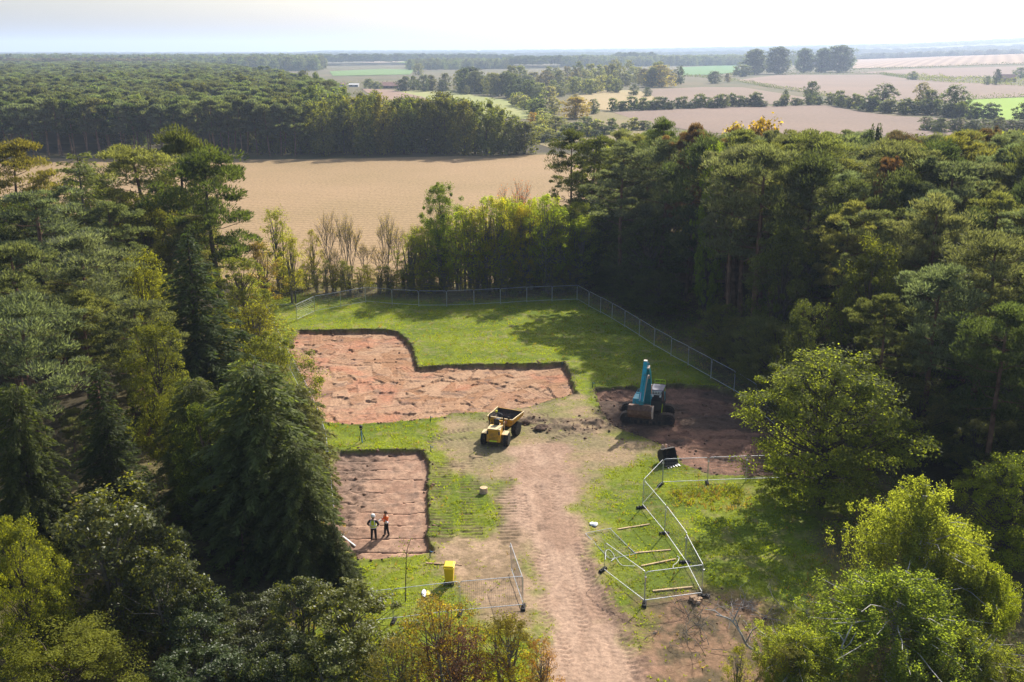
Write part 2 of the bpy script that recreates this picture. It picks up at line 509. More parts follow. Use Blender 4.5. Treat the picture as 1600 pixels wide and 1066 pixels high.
# --- base colours (albedo)
def C(*c): return np.array(c, float)
def mixc(a, b, t): return a + (b - a) * t[:, None]
nA = fbm(fx * 0.35, fy * 0.35, 31, 4); nB = fbm(fx * 1.3, fy * 1.3, 32, 3); nC = fbm(fx * 0.09, fy * 0.09, 33, 3)
grass = mixc(C(0.158, 0.188, 0.016), C(0.105, 0.142, 0.013), sstep(0.35, 0.65, nA))
grass = mixc(grass, C(0.24, 0.20, 0.085), sstep(0.55, 0.8, nB) * 0.55)
col = grass.copy()
grassy = np.ones_like(fx)
wood = np.zeros_like(fx)

# worn tan ground
wear_n = fbm(fx * 0.5, fy * 0.5, 41, 4)
def lay(c, t):
    global col
    col = mixc(col, c, np.clip(t, 0, 1))
def pick(c0, c1, n, lo=0.35, hi=0.65):
    return mixc(np.broadcast_to(C(*c0), col.shape), C(*c1), sstep(lo, hi, n))
wA = sstep(-1.2, 1.6, sA + (wear_n - 0.5) * 5.0)
tan = pick((0.30, 0.205, 0.125), (0.225, 0.175, 0.095), nA)
tan = mixc(tan, C(0.19, 0.18, 0.06), sstep(0.55, 0.75, fbm(fx * 0.25, fy * 0.6, 44, 4)) * 0.7)
lay(tan, wA * 0.92); grassy *= 1 - wA * 0.93
wT = sstep(-1.0, 0.9, sT + (wear_n - 0.5) * 2.5)
trk = pick((0.365, 0.245, 0.17), (0.29, 0.185, 0.125), fbm(fx * 0.8, fy * 0.25, 45, 4))
lay(trk, wT); grassy *= 1 - wT
wB = sstep(-0.8, 0.8, sB + (wear_n - 0.5) * 3)
lay(pick((0.34, 0.23, 0.15), (0.24, 0.165, 0.10), nB), wB * 0.95); grassy *= 1 - wB * 0.93
wR = sstep(-1.0, 1.0, sR + (wear_n - 0.5) * 3)
lay(pick((0.23, 0.13, 0.088), (0.10, 0.068, 0.047), nB), wR * 0.9); grassy *= 1 - wR * 0.9  # rough corner: dark litter tones, deepened in colour for the shadow lying there
z += fine * 0.05 + (nB - 0.5) * 0.05 * grassy
z += med * 0.06 * (wA + wT + wB) / 2

# shaded rough margin under the trees (litter, no lawn)
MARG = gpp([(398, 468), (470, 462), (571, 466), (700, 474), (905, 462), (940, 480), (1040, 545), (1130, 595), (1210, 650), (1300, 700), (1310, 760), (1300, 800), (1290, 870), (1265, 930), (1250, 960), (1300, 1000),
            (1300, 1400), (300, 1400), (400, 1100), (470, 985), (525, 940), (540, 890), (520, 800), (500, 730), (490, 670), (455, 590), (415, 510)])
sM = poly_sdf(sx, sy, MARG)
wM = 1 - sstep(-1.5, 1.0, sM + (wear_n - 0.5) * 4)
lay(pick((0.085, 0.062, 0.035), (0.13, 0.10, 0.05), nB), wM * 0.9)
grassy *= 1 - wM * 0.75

# --- pits
ptint = np.zeros_like(fx)
dig = np.zeros_like(fx)
def passes(m, P, count, seed, wid=(1.0, 1.5), lng=(2.4, 5.6), spread=0.55):
    """flat overlapping passes of a wide digging bucket, later ones cutting into earlier ones"""
    r = np.random.default_rng(seed)
    x, y = fx[m], fy[m]
    xw = x + (fbm(x * 2.2, y * 2.2, seed, 3) - .5) * 0.22; yw = y + (fbm(x * 2.2, y * 2.2, seed + 5, 3) - .5) * 0.22
    zz = np.zeros_like(x); tint = np.full_like(x, .5); cut = np.zeros_like(x)
    lo, hi = P.min(0), P.max(0)
    for k in range(count):
        cx, cyy = r.uniform(lo[0], hi[0]), r.uniform(lo[1], hi[1])
        base = math.pi * vnoise(np.array([cx / 9.0]), np.array([cyy / 9.0]), seed + 3)[0] * 1.3 - 0.9
        a = base + r.normal() * spread
        L, W = r.uniform(*lng), r.uniform(*wid)
        ca, sa = math.cos(a), math.sin(a)
        u = (xw - cx) * ca + (yw - cyy) * sa; v = -(xw - cx) * sa + (yw - cyy) * ca
        ins = (np.abs(u) < L / 2) & (np.abs(v) < W / 2)
        if not ins.any(): continue
        off = r.normal() * 0.042; tu, tv_ = r.normal() * 0.018, r.normal() * 0.036
        h = off + tu * u[ins] + tv_ * v[ins]
        if r.random() < 0.5: h = h + 0.026 * np.sin(v[ins] * 2 * math.pi / 0.33)      # tooth marks
        e = np.exp(-((u[ins] - L / 2) / 0.13) ** 2)                                    # end of the cut
        sd = np.exp(-((np.abs(v[ins]) - W / 2) / 0.09) ** 2) * (r.random() < .5)       # spill along the side
        zz[ins] = h - 0.14 * e + 0.06 * sd
        tint[ins] = r.random(); cut[ins] = np.maximum(e * (r.random() < .6), sd * .5)
    return zz, tint, cut
m1 = s1 > -0.6
zz, tint1, g1 = passes(m1, PIT1, 430, 100)
w1 = sstep(-0.05, 0.09, s1)
far_edge = 0.40
zp = np.zeros_like(fx); zp[m1] = zz
shallow = sstep(0, 1, (fy - 70) / 12)                      # the near rim runs out almost level
z = z * (1 - w1) + w1 * (zp + med * 0.03 + fine * 0.05 - 0.18 - 0.30 * shallow)
c1 = np.zeros_like(col); t1 = np.zeros_like(fx); t1[m1] = tint1
clay = pick((0.38, 0.235, 0.142), (0.29, 0.155, 0.082), t1 * 0.75 + nB * 0.25, 0.2, 0.8)
clay = mixc(clay, C(0.38, 0.165, 0.095), sstep(0.52, 0.72, nA) * 0.7)
clay = mixc(clay, C(0.17, 0.11, 0.08), sstep(0.60, 0.78, fbm(fx * 0.8, fy * 1.6, 52, 4)) * 0.8)
gg = np.zeros_like(fx); gg[m1] = g1
clay = mixc(clay, C(0.16, 0.095, 0.065), gg * 0.85)  # cut edges darkened: shading of the steps painted into the clay
lin_ = np.sin((fx * 0.35 + fy + 1.2 * fbm(fx * .3, fy * .3, 151, 2)) * 2 * math.pi / 0.55)
clay = mixc(clay, C(0.30, 0.17, 0.115), sstep(0.2, 0.9, lin_) * sstep(.5, .62, fbm(fx * .18, fy * .18, 152, 2)) * 0.6)
col = mixc(col, clay, w1); grassy *= 1 - sstep(-0.25, 0.0, s1)

m2 = s2 > -0.6
w2 = sstep(-0.05, 0.08, s2)
x2, y2 = fx, fy
rows = (y2 + (fbm(x2 * 0.4, y2 * 0.4, 61, 3) - .5) * 0.9)
ph = rows / 1.75
fr = ph - np.floor(ph)
rowstep = (fr - 0.5) * 0.13 - np.exp(-((fr - 0.04) / 0.06) ** 2) * 0.30 * (fbm(x2 * 0.5, np.floor(ph) * 3.1, 63, 2) > 0.40)
cl = fbm(x2 * 1.8, y2 * 1.8, 64, 4) - .5
pcx = gp(560, 780).x
loose = 1 - sstep(pcx - 0.6, pcx + 1.4, fx + (fbm(fx * .5, fy * .5, 66, 2) - .5) * 3)
vert = np.exp(-(((fx * 0.42 + fbm(fx * 0.3, fy * 0.3, 67, 2)) % 1.0 - .5) / 0.05) ** 2) * 0.05 * (nB > 0.45)
z = z * (1 - w2) + w2 * (-0.34 + rowstep * (1 - loose * 0.6) + cl * (0.10 + 0.32 * loose) - vert)
soil2 = pick((0.36, 0.225, 0.15), (0.28, 0.165, 0.11), nB)
soil2 = mixc(soil2, C(0.13, 0.085, 0.06), np.exp(-((fr - 0.05) / 0.06) ** 2) * (fbm(x2 * 0.5, np.floor(ph) * 3.1, 63, 2) > 0.40) * 0.95)
soil2 = mixc(soil2, C(0.20, 0.135, 0.10), np.clip(vert * 14, 0, .5))
soil2 = mixc(soil2, C(0.17, 0.115, 0.085), np.clip(loose * 0.75 + sstep(0.55, 0.72, fbm(fx * 1.1, fy * 1.1, 68, 4)) * 0.6, 0, 1) * 0.85)
col = mixc(col, soil2, w2); grassy *= 1 - sstep(-0.22, 0.0, s2)

m3 = s3 > -0.6
zz3, tint3, g3 = passes(m3, PIT3, 160, 300)
w3 = sstep(-0.05, 0.10, s3)
zp3 = np.zeros_like(fx); zp3[m3] = zz3
z = z * (1 - w3) + w3 * (zp3 + med * 0.22 + fine * 0.08 - 0.36 * sstep(71, 78, fy) - 0.04)
t3 = np.zeros_like(fx); t3[m3] = tint3
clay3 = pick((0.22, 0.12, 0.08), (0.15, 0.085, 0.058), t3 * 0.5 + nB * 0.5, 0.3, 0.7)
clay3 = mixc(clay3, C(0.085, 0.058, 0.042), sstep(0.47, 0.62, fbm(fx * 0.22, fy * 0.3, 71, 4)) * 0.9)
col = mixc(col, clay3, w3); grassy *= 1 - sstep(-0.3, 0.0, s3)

# lip along the cut edges: topsoil tone with far-edge shadow painted in
for s_, w_ in ((s1, 0.28), (s2, 0.28), (s3, 0.4)):
    lip = np.exp(-((s_ + 0.12) / (w_ * (0.4 + 1.2 * fbm(fx * .8, fy * .8, 171, 3)))) ** 2) * sstep(0.38, 0.62, fbm(fx * .9, fy * .9, 172, 3) + .05)
    col = mixc(col, C(0.075, 0.05, 0.035), lip * 0.75 * (0.4 + 0.6 * sstep(60, 85, fy)))
    z += np.exp(-((s_ + 0.3) / 0.22) ** 2) * 0.10 * (fbm(fx * 2.0, fy * 2.0, 77, 3))

# churned spoil between dumper and excavator
CH = gpp([(790, 655), (850, 662), (905, 668), (950, 660)])
d, al, sd = line_dist(fx, fy, CH)
ch = np.exp(-(d / 1.7) ** 2) * (1 - w1) * (1 - w3)
lump = np.maximum(fbm(fx * 1.1, fy * 1.1, 81, 4) - 0.46, 0)
z += ch * lump * 1.0
col = mixc(col, C(0.15, 0.10, 0.072), np.clip(ch * sstep(0.42, 0.56, fbm(fx * 1.1, fy * 1.1, 81, 4)) * 0.75, 0, 1))
grassy *= 1 - np.clip(ch * 1.3, 0, 1)

# --- tyre and track marks (sunk cleat prints)
def tread(line, width, period, depth, chev=0.0, colr=None, keep=0.0, seed=0):
    global z, col, grassy
    P = gpp(line)
    d, al, sd = line_dist(fx + wob_x * 0.25, fy, P)
    inn = 1 - sstep(width * 0.42, width * 0.56, d)
    if not inn.any(): return
    pr = np.sin((al + chev * np.abs(sd)) * 2 * math.pi / period)
    patch = sstep(0.42, 0.60, fbm(fx * 0.45, fy * 0.3, 90 + seed, 4))
    print_ = inn * sstep(-0.1, 0.5, pr) * patch
    z -= print_ * depth * 1.0 + inn * depth * 0.3
    if colr is not None:
        col = mixc(col, C(*colr), print_ * 0.75)
    grassy *= 1 - print_ * 0.9 * (1 - keep) - inn * 0.35 * (1 - keep)
DK = (0.13, 0.09, 0.055)
for i, (xa, xb) in enumerate([((690, 722), (689, 840)), ((733, 722), (737, 842)), ((783, 745), (797, 845)), ((712, 690), (716, 730))]):
    tread([xa, xb], 1.55 if i != 3 else 2.2, 0.42, 0.075, 0, DK, seed=i)
for i, l in enumerate([[(840, 760), (842, 830), (852, 900), (872, 980), (905, 1090)], [(893, 760), (898, 830), (920, 900), (950, 980), (990, 1090)],
                       [(815, 775), (830, 860), (850, 960), (885, 1090)], [(868, 745), (872, 830), (893, 920), (935, 1040)],
                       [(908, 790), (915, 850), (938, 915), (962, 960), (1000, 1060)]]):
    tread(l, 0.75, 0.40, 0.05, 0.55, (0.25, 0.16, 0.11), seed=10 + i)
for i, l in enumerate([[(700, 665), (760, 655), (830, 652), (900, 640), (950, 636)], [(690, 690), (740, 684)], [(860, 690), (900, 672), (960, 662)], [(800, 680), (850, 672), (905, 650)], [(760, 668), (700, 676), (672, 690)]]):
    tread(l, 0.8, 0.40, 0.075, 0.5, (0.16, 0.11, 0.075), seed=20 + i)
for i, l in enumerate([[(1035, 655), (1090, 672), (1150, 700), (1230, 720)], [(1035, 690), (1100, 700), (1160, 730)], [(480, 610), (470, 560), (475, 530)], [(565, 640), (610, 655), (640, 640)]]):
    tread(l, 0.9, 0.34, 0.05, 0.0, (0.20, 0.12, 0.08), seed=30 + i)
for i, l in enumerate([[(985, 950), (1000, 985), (1010, 1040)], [(1000, 960), (1030, 935)]]):
    tread(l, 0.7, 0.30, 0.06, 0.4, (0.17, 0.10, 0.07), seed=40 + i)
# wheel ruts of the track
d, al, sd = line_dist(fx, fy, gpp([(845, 760), (850, 840), (875, 940), (930, 1090)]))
z -= np.exp(-(d / 0.5) ** 2) * 0.06
dR = np.hypot(fx - gp(842, 822).x, (fy - gp(842, 822).y) * 0.35)
col = mixc(col, C(0.14, 0.09, 0.06), np.exp(-(dR / 0.22) ** 2) * 0.9); z -= np.exp(-(dR / 0.25) ** 2) * 0.10
# heaped verge right of the track
d, al, sd = line_dist(fx, fy, gpp([(912, 850), (935, 900), (960, 945), (990, 1000), (1020, 1070)]))
z += np.exp(-((d - 0.2) / 0.45) ** 2) * (0.10 + 0.14 * nB); col = mixc(col, C(0.16, 0.10, 0.07), np.exp(-(d / 0.5) ** 2) * sstep(0.4, 0.6, nB) * 0.8)
z *= sstep(0, 0.8, edge)
# loose fine grain
col *= (0.82 + 0.36 * fbm(fx * 3.1, fy * 3.1, 99, 2))[:, None]
col = np.clip(col, 0.01, 0.8)

Zg = z.reshape(ny, nx)
gyy, gxx = np.gradient(Zg, gy, gx)
NRM = np.stack([-gxx.ravel(), -gyy.ravel(), np.ones(nx * ny)], 1); NRM /= np.linalg.norm(NRM, axis=1)[:, None]
def ground_z(x, y):
    i = int(round((x - GX0) / (gx[1] - gx[0]))); j = int(round((y - GY0) / (gy[1] - gy[0])))
    if 0 <= i < nx and 0 <= j < ny: return float(Zg[j, i])
    return 0.0
def gz(p, dz=0.0):
    return (p[0], p[1], ground_z(p[0], p[1]) + dz)
idx = np.arange(nx * ny).reshape(ny, nx)
quads = np.stack([idx[:-1, :-1], idx[:-1, 1:], idx[1:, 1:], idx[1:, :-1]], -1).reshape(-1, 4)
qi = quads[:, 0]
cls = np.zeros(len(quads), int)
cls[(sT[qi] > 0)] = 4
cls[s1[qi] > 0] = 1; cls[s2[qi] > 0] = 2; cls[s3[qi] > 0] = 3
def part_of_ground(name, sel):
    q = quads[sel]
    used = np.unique(q); remap = np.full(nx * ny, -1); remap[used] = np.arange(len(used))
    V = np.stack([fx[used], fy[used], z[used]], 1)
    me = fast_mesh(name, V, remap[q], smooth=True)
    a = me.attributes.new('albedo', 'FLOAT_COLOR', 'POINT')
    a.data.foreach_set('color', np.concatenate([col[used], np.ones((len(used), 1))], 1).astype(np.float32).ravel())
    me.normals_split_custom_set_from_vertices(NRM[used].tolist())
    o = link_mesh(name, me, None, 'site_ground')
    o['kind'] = 'structure'
    return o
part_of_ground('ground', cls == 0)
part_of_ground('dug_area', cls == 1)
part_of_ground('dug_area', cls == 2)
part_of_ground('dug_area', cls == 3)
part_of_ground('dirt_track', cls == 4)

# ------------------------------------------------------------------ wide landscape
def axis_cells(neg, pos, lo, hi, step0, ratio):
    out = [lo, hi]
    n = max(2, int((hi - lo) / 4)); out += list(np.linspace(lo, hi, n))
    s, v = step0, hi
    while v < pos: v += s; s *= ratio; out.append(min(v, pos))
    s, v = step0, lo
    while v > neg: v -= s; s *= ratio; out.append(max(v, neg))
    return np.unique(np.round(out, 4))
wx = axis_cells(-11000, 11000, GX0, GX1, 6, 1.07)
wy = axis_cells(-60, 13500, GY0, GY1, 6, 1.045)
WX, WY = np.meshgrid(wx, wy)
WZ = terrain(WX, WY)
wi = np.arange(WX.size).reshape(WX.shape)
wq = np.stack([wi[:-1, :-1], wi[:-1, 1:], wi[1:, 1:], wi[1:, :-1]], -1)
cxm = (WX[:-1, :-1] + WX[1:, 1:]) / 2; cym = (WY[:-1, :-1] + WY[1:, 1:]) / 2
hole = (cxm > GX0) & (cxm < GX1) & (cym > GY0) & (cym < GY1)
near_wood = (~hole) & (cym < 330) & ~((cym > 130) & (cym < 300))
def wide(name, sel, mat):
    q = wq[sel]; used = np.unique(q); rm = np.full(WX.size, -1); rm[used] = np.arange(len(used))
    V = np.stack([WX.ravel()[used], WY.ravel()[used], WZ.ravel()[used]], 1)
    o = link_mesh(name, fast_mesh(name, V, rm[q], smooth=True), None, mat); o['kind'] = 'structure'
wide('woodland_floor', near_wood, 'wood_floor')
wide('countryside', (~hole) & ~near_wood, 'wide_ground')

def field(name, px_poly, c, c2=None, var=0.18, scale=0.2, wave=None, dz=0.06, world_pts=None, cuts=4):
    P = [Vector((q[0], q[1], 0)) for q in world_pts] if world_pts else [gp(*q) for q in px_poly]
    bm = bmesh.new()
    vs = [bm.verts.new((p.x, p.y, 0)) for p in P]
    f = bm.faces.new(vs)
    bmesh.ops.triangulate(bm, faces=[f])
    bmesh.ops.subdivide_edges(bm, edges=bm.edges[:], cuts=cuts, use_grid_fill=True)
    if cuts > 6:
        pass
    for v in bm.verts:
        v.co.z = float(terrain(v.co.x, v.co.y)) + dz * (1 + v.co.y / 400)
    bmesh.ops.recalc_face_normals(bm, faces=bm.faces)
    for fa in bm.faces:
        if fa.normal.z < 0: fa.normal_flip()
    me = bpy.data.meshes.new(name); bm.to_mesh(me); bm.free()
    mname = 'field_%d' % len(MATS)
    ground_mat(mname, False, c, scale, var, c2, wave, bumpd=0.15)
    o = link_mesh(name, me, None, mname); o['kind'] = 'structure'
    return o
field('stubble_field', None, (0.315, 0.210, 0.112), (0.26, 0.18, 0.088), 0.36, 0.35, (1.35, 2.2, 0.09), 0.03,
      world_pts=[(-190, 126.5), (60, 126.5), (60, 215), (26, 262), (18, 296), (-5, 292), (-60, 281), (-140, 284), (-230, 300)])
field('meadow', [(600, 141), (700, 143), (800, 158), (838, 170), (835, 188), (760, 180), (650, 166), (625, 150)], (0.25, 0.27, 0.085), (0.30, 0.29, 0.11), 0.12, 0.15)
field('ploughed_field', [(565, 139), (612, 141), (660, 152), (700, 170), (640, 168), (580, 150)], (0.26, 0.17, 0.12), None, 0.12, 0.15, dz=0.09)
field('ploughed_field', [(958, 176), (1030, 172), (1100, 168.5), (1205, 166.5), (1290, 165), (1350, 176), (1400, 182), (1500, 187), (1640, 190), (1700, 215), (1400, 212), (1100, 208), (1000, 190)], (0.225, 0.155, 0.115), (0.185, 0.13, 0.098), 0.2, 0.12, (1.75, 4.0, 0.10))
field('dry_meadow', [(902, 150), (940, 142), (995, 141), (1010, 146), (1035, 158), (1020, 165), (950, 173), (905, 168)], (0.36, 0.26, 0.13), (0.30, 0.24, 0.11), 0.2, 0.12)
field('ploughed_field', [(1014, 140), (1100, 136.5), (1160, 137), (1235, 149), (1275, 156), (1200, 164), (1090, 167), (1040, 160), (1018, 150)], (0.23, 0.16, 0.115), (0.195, 0.14, 0.10), 0.18, 0.12, (1.2, 5, 0.06), dz=0.09)
field('ploughed_field', [(1146, 126), (1215, 118), (1375, 117.5), (1420, 124), (1500, 129), (1620, 135), (1620, 150), (1515, 156), (1440, 159), (1320, 154), (1230, 140)], (0.24, 0.165, 0.122), (0.195, 0.14, 0.105), 0.18, 0.1, (1.3, 8, 0.05))
field('ploughed_field', [(1335, 114), (1420, 109), (1620, 104), (1620, 121), (1425, 121.5), (1390, 117)], (0.23, 0.16, 0.125), None, 0.12, 0.1, dz=0.1)
field('striped_field', [(1332, 107.5), (1340, 91), (1440, 88), (1620, 82), (1620, 99.5), (1400, 106)], (0.34, 0.24, 0.17), (0.29, 0.20, 0.145), 0.1, 0.05, (0.45, 22, 0.16), dz=0.1, cuts=8)
field('green_field', [(1510, 156.5), (1620, 152), (1640, 190), (1560, 189), (1500, 183), (1505, 165)], (0.20, 0.30, 0.03), (0.22, 0.33, 0.035), 0.08, 0.1, dz=0.1)
field('green_field', [(520, 119.5), (515, 112), (600, 108.5), (650, 109.5), (640, 117)], (0.13, 0.21, 0.06), None, 0.1, 0.1, dz=0.1)
field('green_field', [(1060, 118), (1062, 106), (1150, 101.5), (1160, 113), (1110, 117.5)], (0.10, 0.20, 0.06), None, 0.1, 0.1, dz=0.1)
field('green_field', [(600, 98.5), (700, 93), (790, 94), (770, 97), (680, 100)], (0.25, 0.36, 0.05), None, 0.1, 0.1, dz=0.15)
field('green_field', [(855, 93), (900, 89.5), (1010, 91), (930, 95.5), (870, 96)], (0.20, 0.30, 0.08), None, 0.1, 0.1, dz=0.15)
field('green_field', [(1535, 82), (1620, 77.5), (1620, 80), (1570, 83)], (0.28, 0.38, 0.06), None, 0.1, 0.1, dz=0.3)
field('dry_meadow', [(560, 99), (640, 93.5), (650, 96), (600, 100)], (0.36, 0.27, 0.18), None, 0.1, 0.1, dz=0.15)
field('dry_meadow', [(905, 172), (960, 177), (1010, 192), (1040, 215), (880, 222), (862, 232), (842, 226), (850, 210), (900, 195)], (0.24, 0.18, 0.09), (0.17, 0.15, 0.06), 0.35, 0.3, dz=0.04)
# ------------------------------------------------------------------ trees
def unit(v): return v / (np.linalg.norm(v, axis=-1, keepdims=True) + 1e-9)
def rsph(n, r): return unit(r.normal(size=(n, 3)))
def leaves(P, D, Nn, L, W):
    D = unit(D); S = unit(np.cross(D, Nn))
    L = np.broadcast_to(np.asarray(L, float), (len(P),))[:, None]; W = np.broadcast_to(np.asarray(W, float), (len(P),))[:, None]
    a = P - D * L / 2; b = P + S * W / 2 - D * L * 0.08; c = P + D * L / 2; d = P - S * W / 2 - D * L * 0.08
    return np.stack([a, b, c, d], 1).reshape(-1, 3)
def crown_mesh(name, P, D, Nn, L, W, r, tintvar=None):
    V = leaves(P, D, Nn, L, W)
    Q = np.arange(len(V)).reshape(-1, 4)
    t = r.random(len(P)) if tintvar is None else np.clip(tintvar, 0, 1)
    return fast_mesh(name, V, Q, rnd=np.repeat(t, 4))
def limb(mb, p0, p1, r0, r1, sag=0.0, k=5, n=4, r=None, jit=0.0):
    p0 = np.array(p0, float); p1 = np.array(p1, float)
    path = []
    for i in range(n + 1):
        t = i / n
        q = p0 + (p1 - p0) * t; q[2] += sag * math.sin(math.pi * t)
        if r is not None and 0 < i < n: q += r.normal(size=3) * jit
        path.append(q)
    mb.tube(path, [r0 + (r1 - r0) * i / n for i in range(n + 1)], k, cap=False)

def make_broadleaf(seed, H=10, W=8, z0=1.2, ncl=150, per=170, ls=0.17, cr=0.75, power=0.55, stems=1, lod=False, droop=0.25, holes=0.25, asp=0.6, full=False):
    r = np.random.default_rng(seed)
    cs = []
    lob = r.random(6) * 6.28; la = r.random(6)
    hd = rsph(5, r)
    while len(cs) < ncl:
        u = r.random(); th = r.random() * 2 * math.pi
        prof = math.sin(math.pi * (0.06 + 0.9 * u) ** 0.9) ** power
        if full and u < 0.5: prof = max(prof, 0.78 + 0.4 * u)
        lobv = 1 + 0.16 * math.sin(3 * th + lob[0] + u * 4) + 0.12 * math.sin(5 * th + lob[1] - u * 7) + 0.1 * math.sin(2 * th + lob[2] + u * 9)
        rf = r.random() ** 0.42
        R = W / 2 * prof * lobv * rf * 0.92
        c = np.array([R * math.cos(th), R * math.sin(th), z0 + (H - z0) * (0.04 + 0.93 * u)])
        dirc = unit(np.array([c[0], c[1], (c[2] - (z0 + H) / 2)]) + 1e-6)
        if any(np.dot(dirc, h) > 0.93 for h in hd) and r.random() < holes * 3: continue
        cs.append(c)
    cs = np.array(cs)
    n = ncl * per
    ci = r.integers(0, ncl, n)
    rad = cr * (0.4 + 1.15 * r.random(ncl) ** 1.4)
    off = rsph(n, r) * (r.random(n) ** 0.45)[:, None] * rad[ci][:, None]
    off[:, 2] *= asp
    P = cs[ci] + off
    out = unit(P - np.array([0, 0, (z0 + H) * 0.42]))
    Nn = unit(out * 0.5 + np.array([0, 0, 0.7]) + rsph(n, r) * 0.75)
    D = unit(np.cross(Nn, rsph(n, r)) + np.array([0, 0, -droop]))
    L = ls * (0.7 + 0.6 * r.random(n))
    tv = np.clip(0.5 + (r.random(ncl)[ci] - .5) * 0.5 + (r.random(n) - .5) * 0.9, 0, 1)
    crown = crown_mesh('crown', P, D, Nn, L, L * 0.62, r, tv)
    mb = MB()
    for s in range(stems):
        a = r.random() * 6.28; o = 0.0 if stems == 1 else 0.35
        b0 = np.array([o * math.cos(a), o * math.sin(a), -0.3]); tp = np.array([o * 3 * math.cos(a), o * 3 * math.sin(a), H * 0.8])
        mid = (b0 + tp) / 2 + r.normal(size=3) * 0.15
        R0 = 0.022 * H / math.sqrt(stems) + 0.03
        mb.tube([b0, b0 + (mid - b0) * 0.5, mid, mid + (tp - mid) * 0.6, tp], [R0 * 1.25, R0, R0 * 0.75, R0 * 0.45, R0 * 0.15], 6, cap=False)
    for i in range(0, ncl, 3 if not lod else 6):
        c = cs[i]; zs = max(z0 * 0.6, c[2] * (0.45 + 0.25 * r.random()))
        limb(mb, (0, 0, zs), c, 0.012 * H * 0.6, 0.012, -0.15, 4 if not lod else 3, 3, r, 0.12)
    return dict(crown=crown, trunk=mb.mesh('trunk'), H=H, W=W)

def make_birch(seed, H=9, W=8.5, nl=54, nst=9, per=95, ls=0.12):
    """weeping: curtains of small leaves hanging from the tips of arching limbs under a domed top"""
    r = np.random.default_rng(seed)
    P = []; mb = MB(); tv = []
    mb.tube([(0, 0, -.3), (0.1, 0.05, H * .3), (-0.05, 0.1, H * .6), (0.1, 0, H * .9)], [0.2, 0.16, 0.1, 0.03], 6, cap=False)
    for li in range(nl):
        th = li * 2.4 + r.normal() * .3; q = ((li + .5) / nl) ** .5; rho = W / 2 * q * (0.78 + 0.36 * r.random()) * (1 + .2 * math.sin(2 * th + seed) + .14 * math.sin(3 * th + 2 * seed))
        zt = H * (0.97 - 0.42 * q ** 1.6) + r.normal() * 0.5
        zs = zt * (0.72 if q > .4 else .85)
        tip = np.array([rho * math.cos(th), rho * math.sin(th), zt])
        limb(mb, (0, 0, zs), tip, 0.045, 0.01, 0.5, 4 if li % 2 else 3, 4, r, 0.1)
        for s in range(nst):
            f = 0.45 + 0.6 * r.random()
            base = np.array([0, 0, zs]) * (1 - f) + tip * f; base[2] += 0.5 * math.sin(math.pi * min(f, 1))
            base += r.normal(size=3) * np.array([0.38, 0.38, 0.15])
            ln = (0.5 + 2.6 * r.random() ** 1.5) * (0.45 + 0.75 * q)
            k = int(per * (0.45 + ln / 2)); t = r.random(k)
            sway = r.normal(size=2) * 0.15
            P.append(base + np.stack([sway[0] * t, sway[1] * t, -ln * t], 1) + r.normal(size=(k, 3)) * np.array([0.12, 0.12, 0.08]))
            tv.append(np.clip(0.5 + (r.random() - .5) * .6 + (r.random(k) - .5) * .8, 0, 1))
    P = np.concatenate(P); n = len(P); tv = np.concatenate(tv)
    Nn = unit(np.array([0, 0, 0.5]) + rsph(n, r)); D = unit(np.array([0, 0, -1.0]) + rsph(n, r) * 0.9)
    L = ls * (0.7 + 0.6 * r.random(n))
    return dict(crown=crown_mesh('crown', P, D, Nn, L, L * 0.66, r, tv), trunk=mb.mesh('trunk'), H=H, W=W)

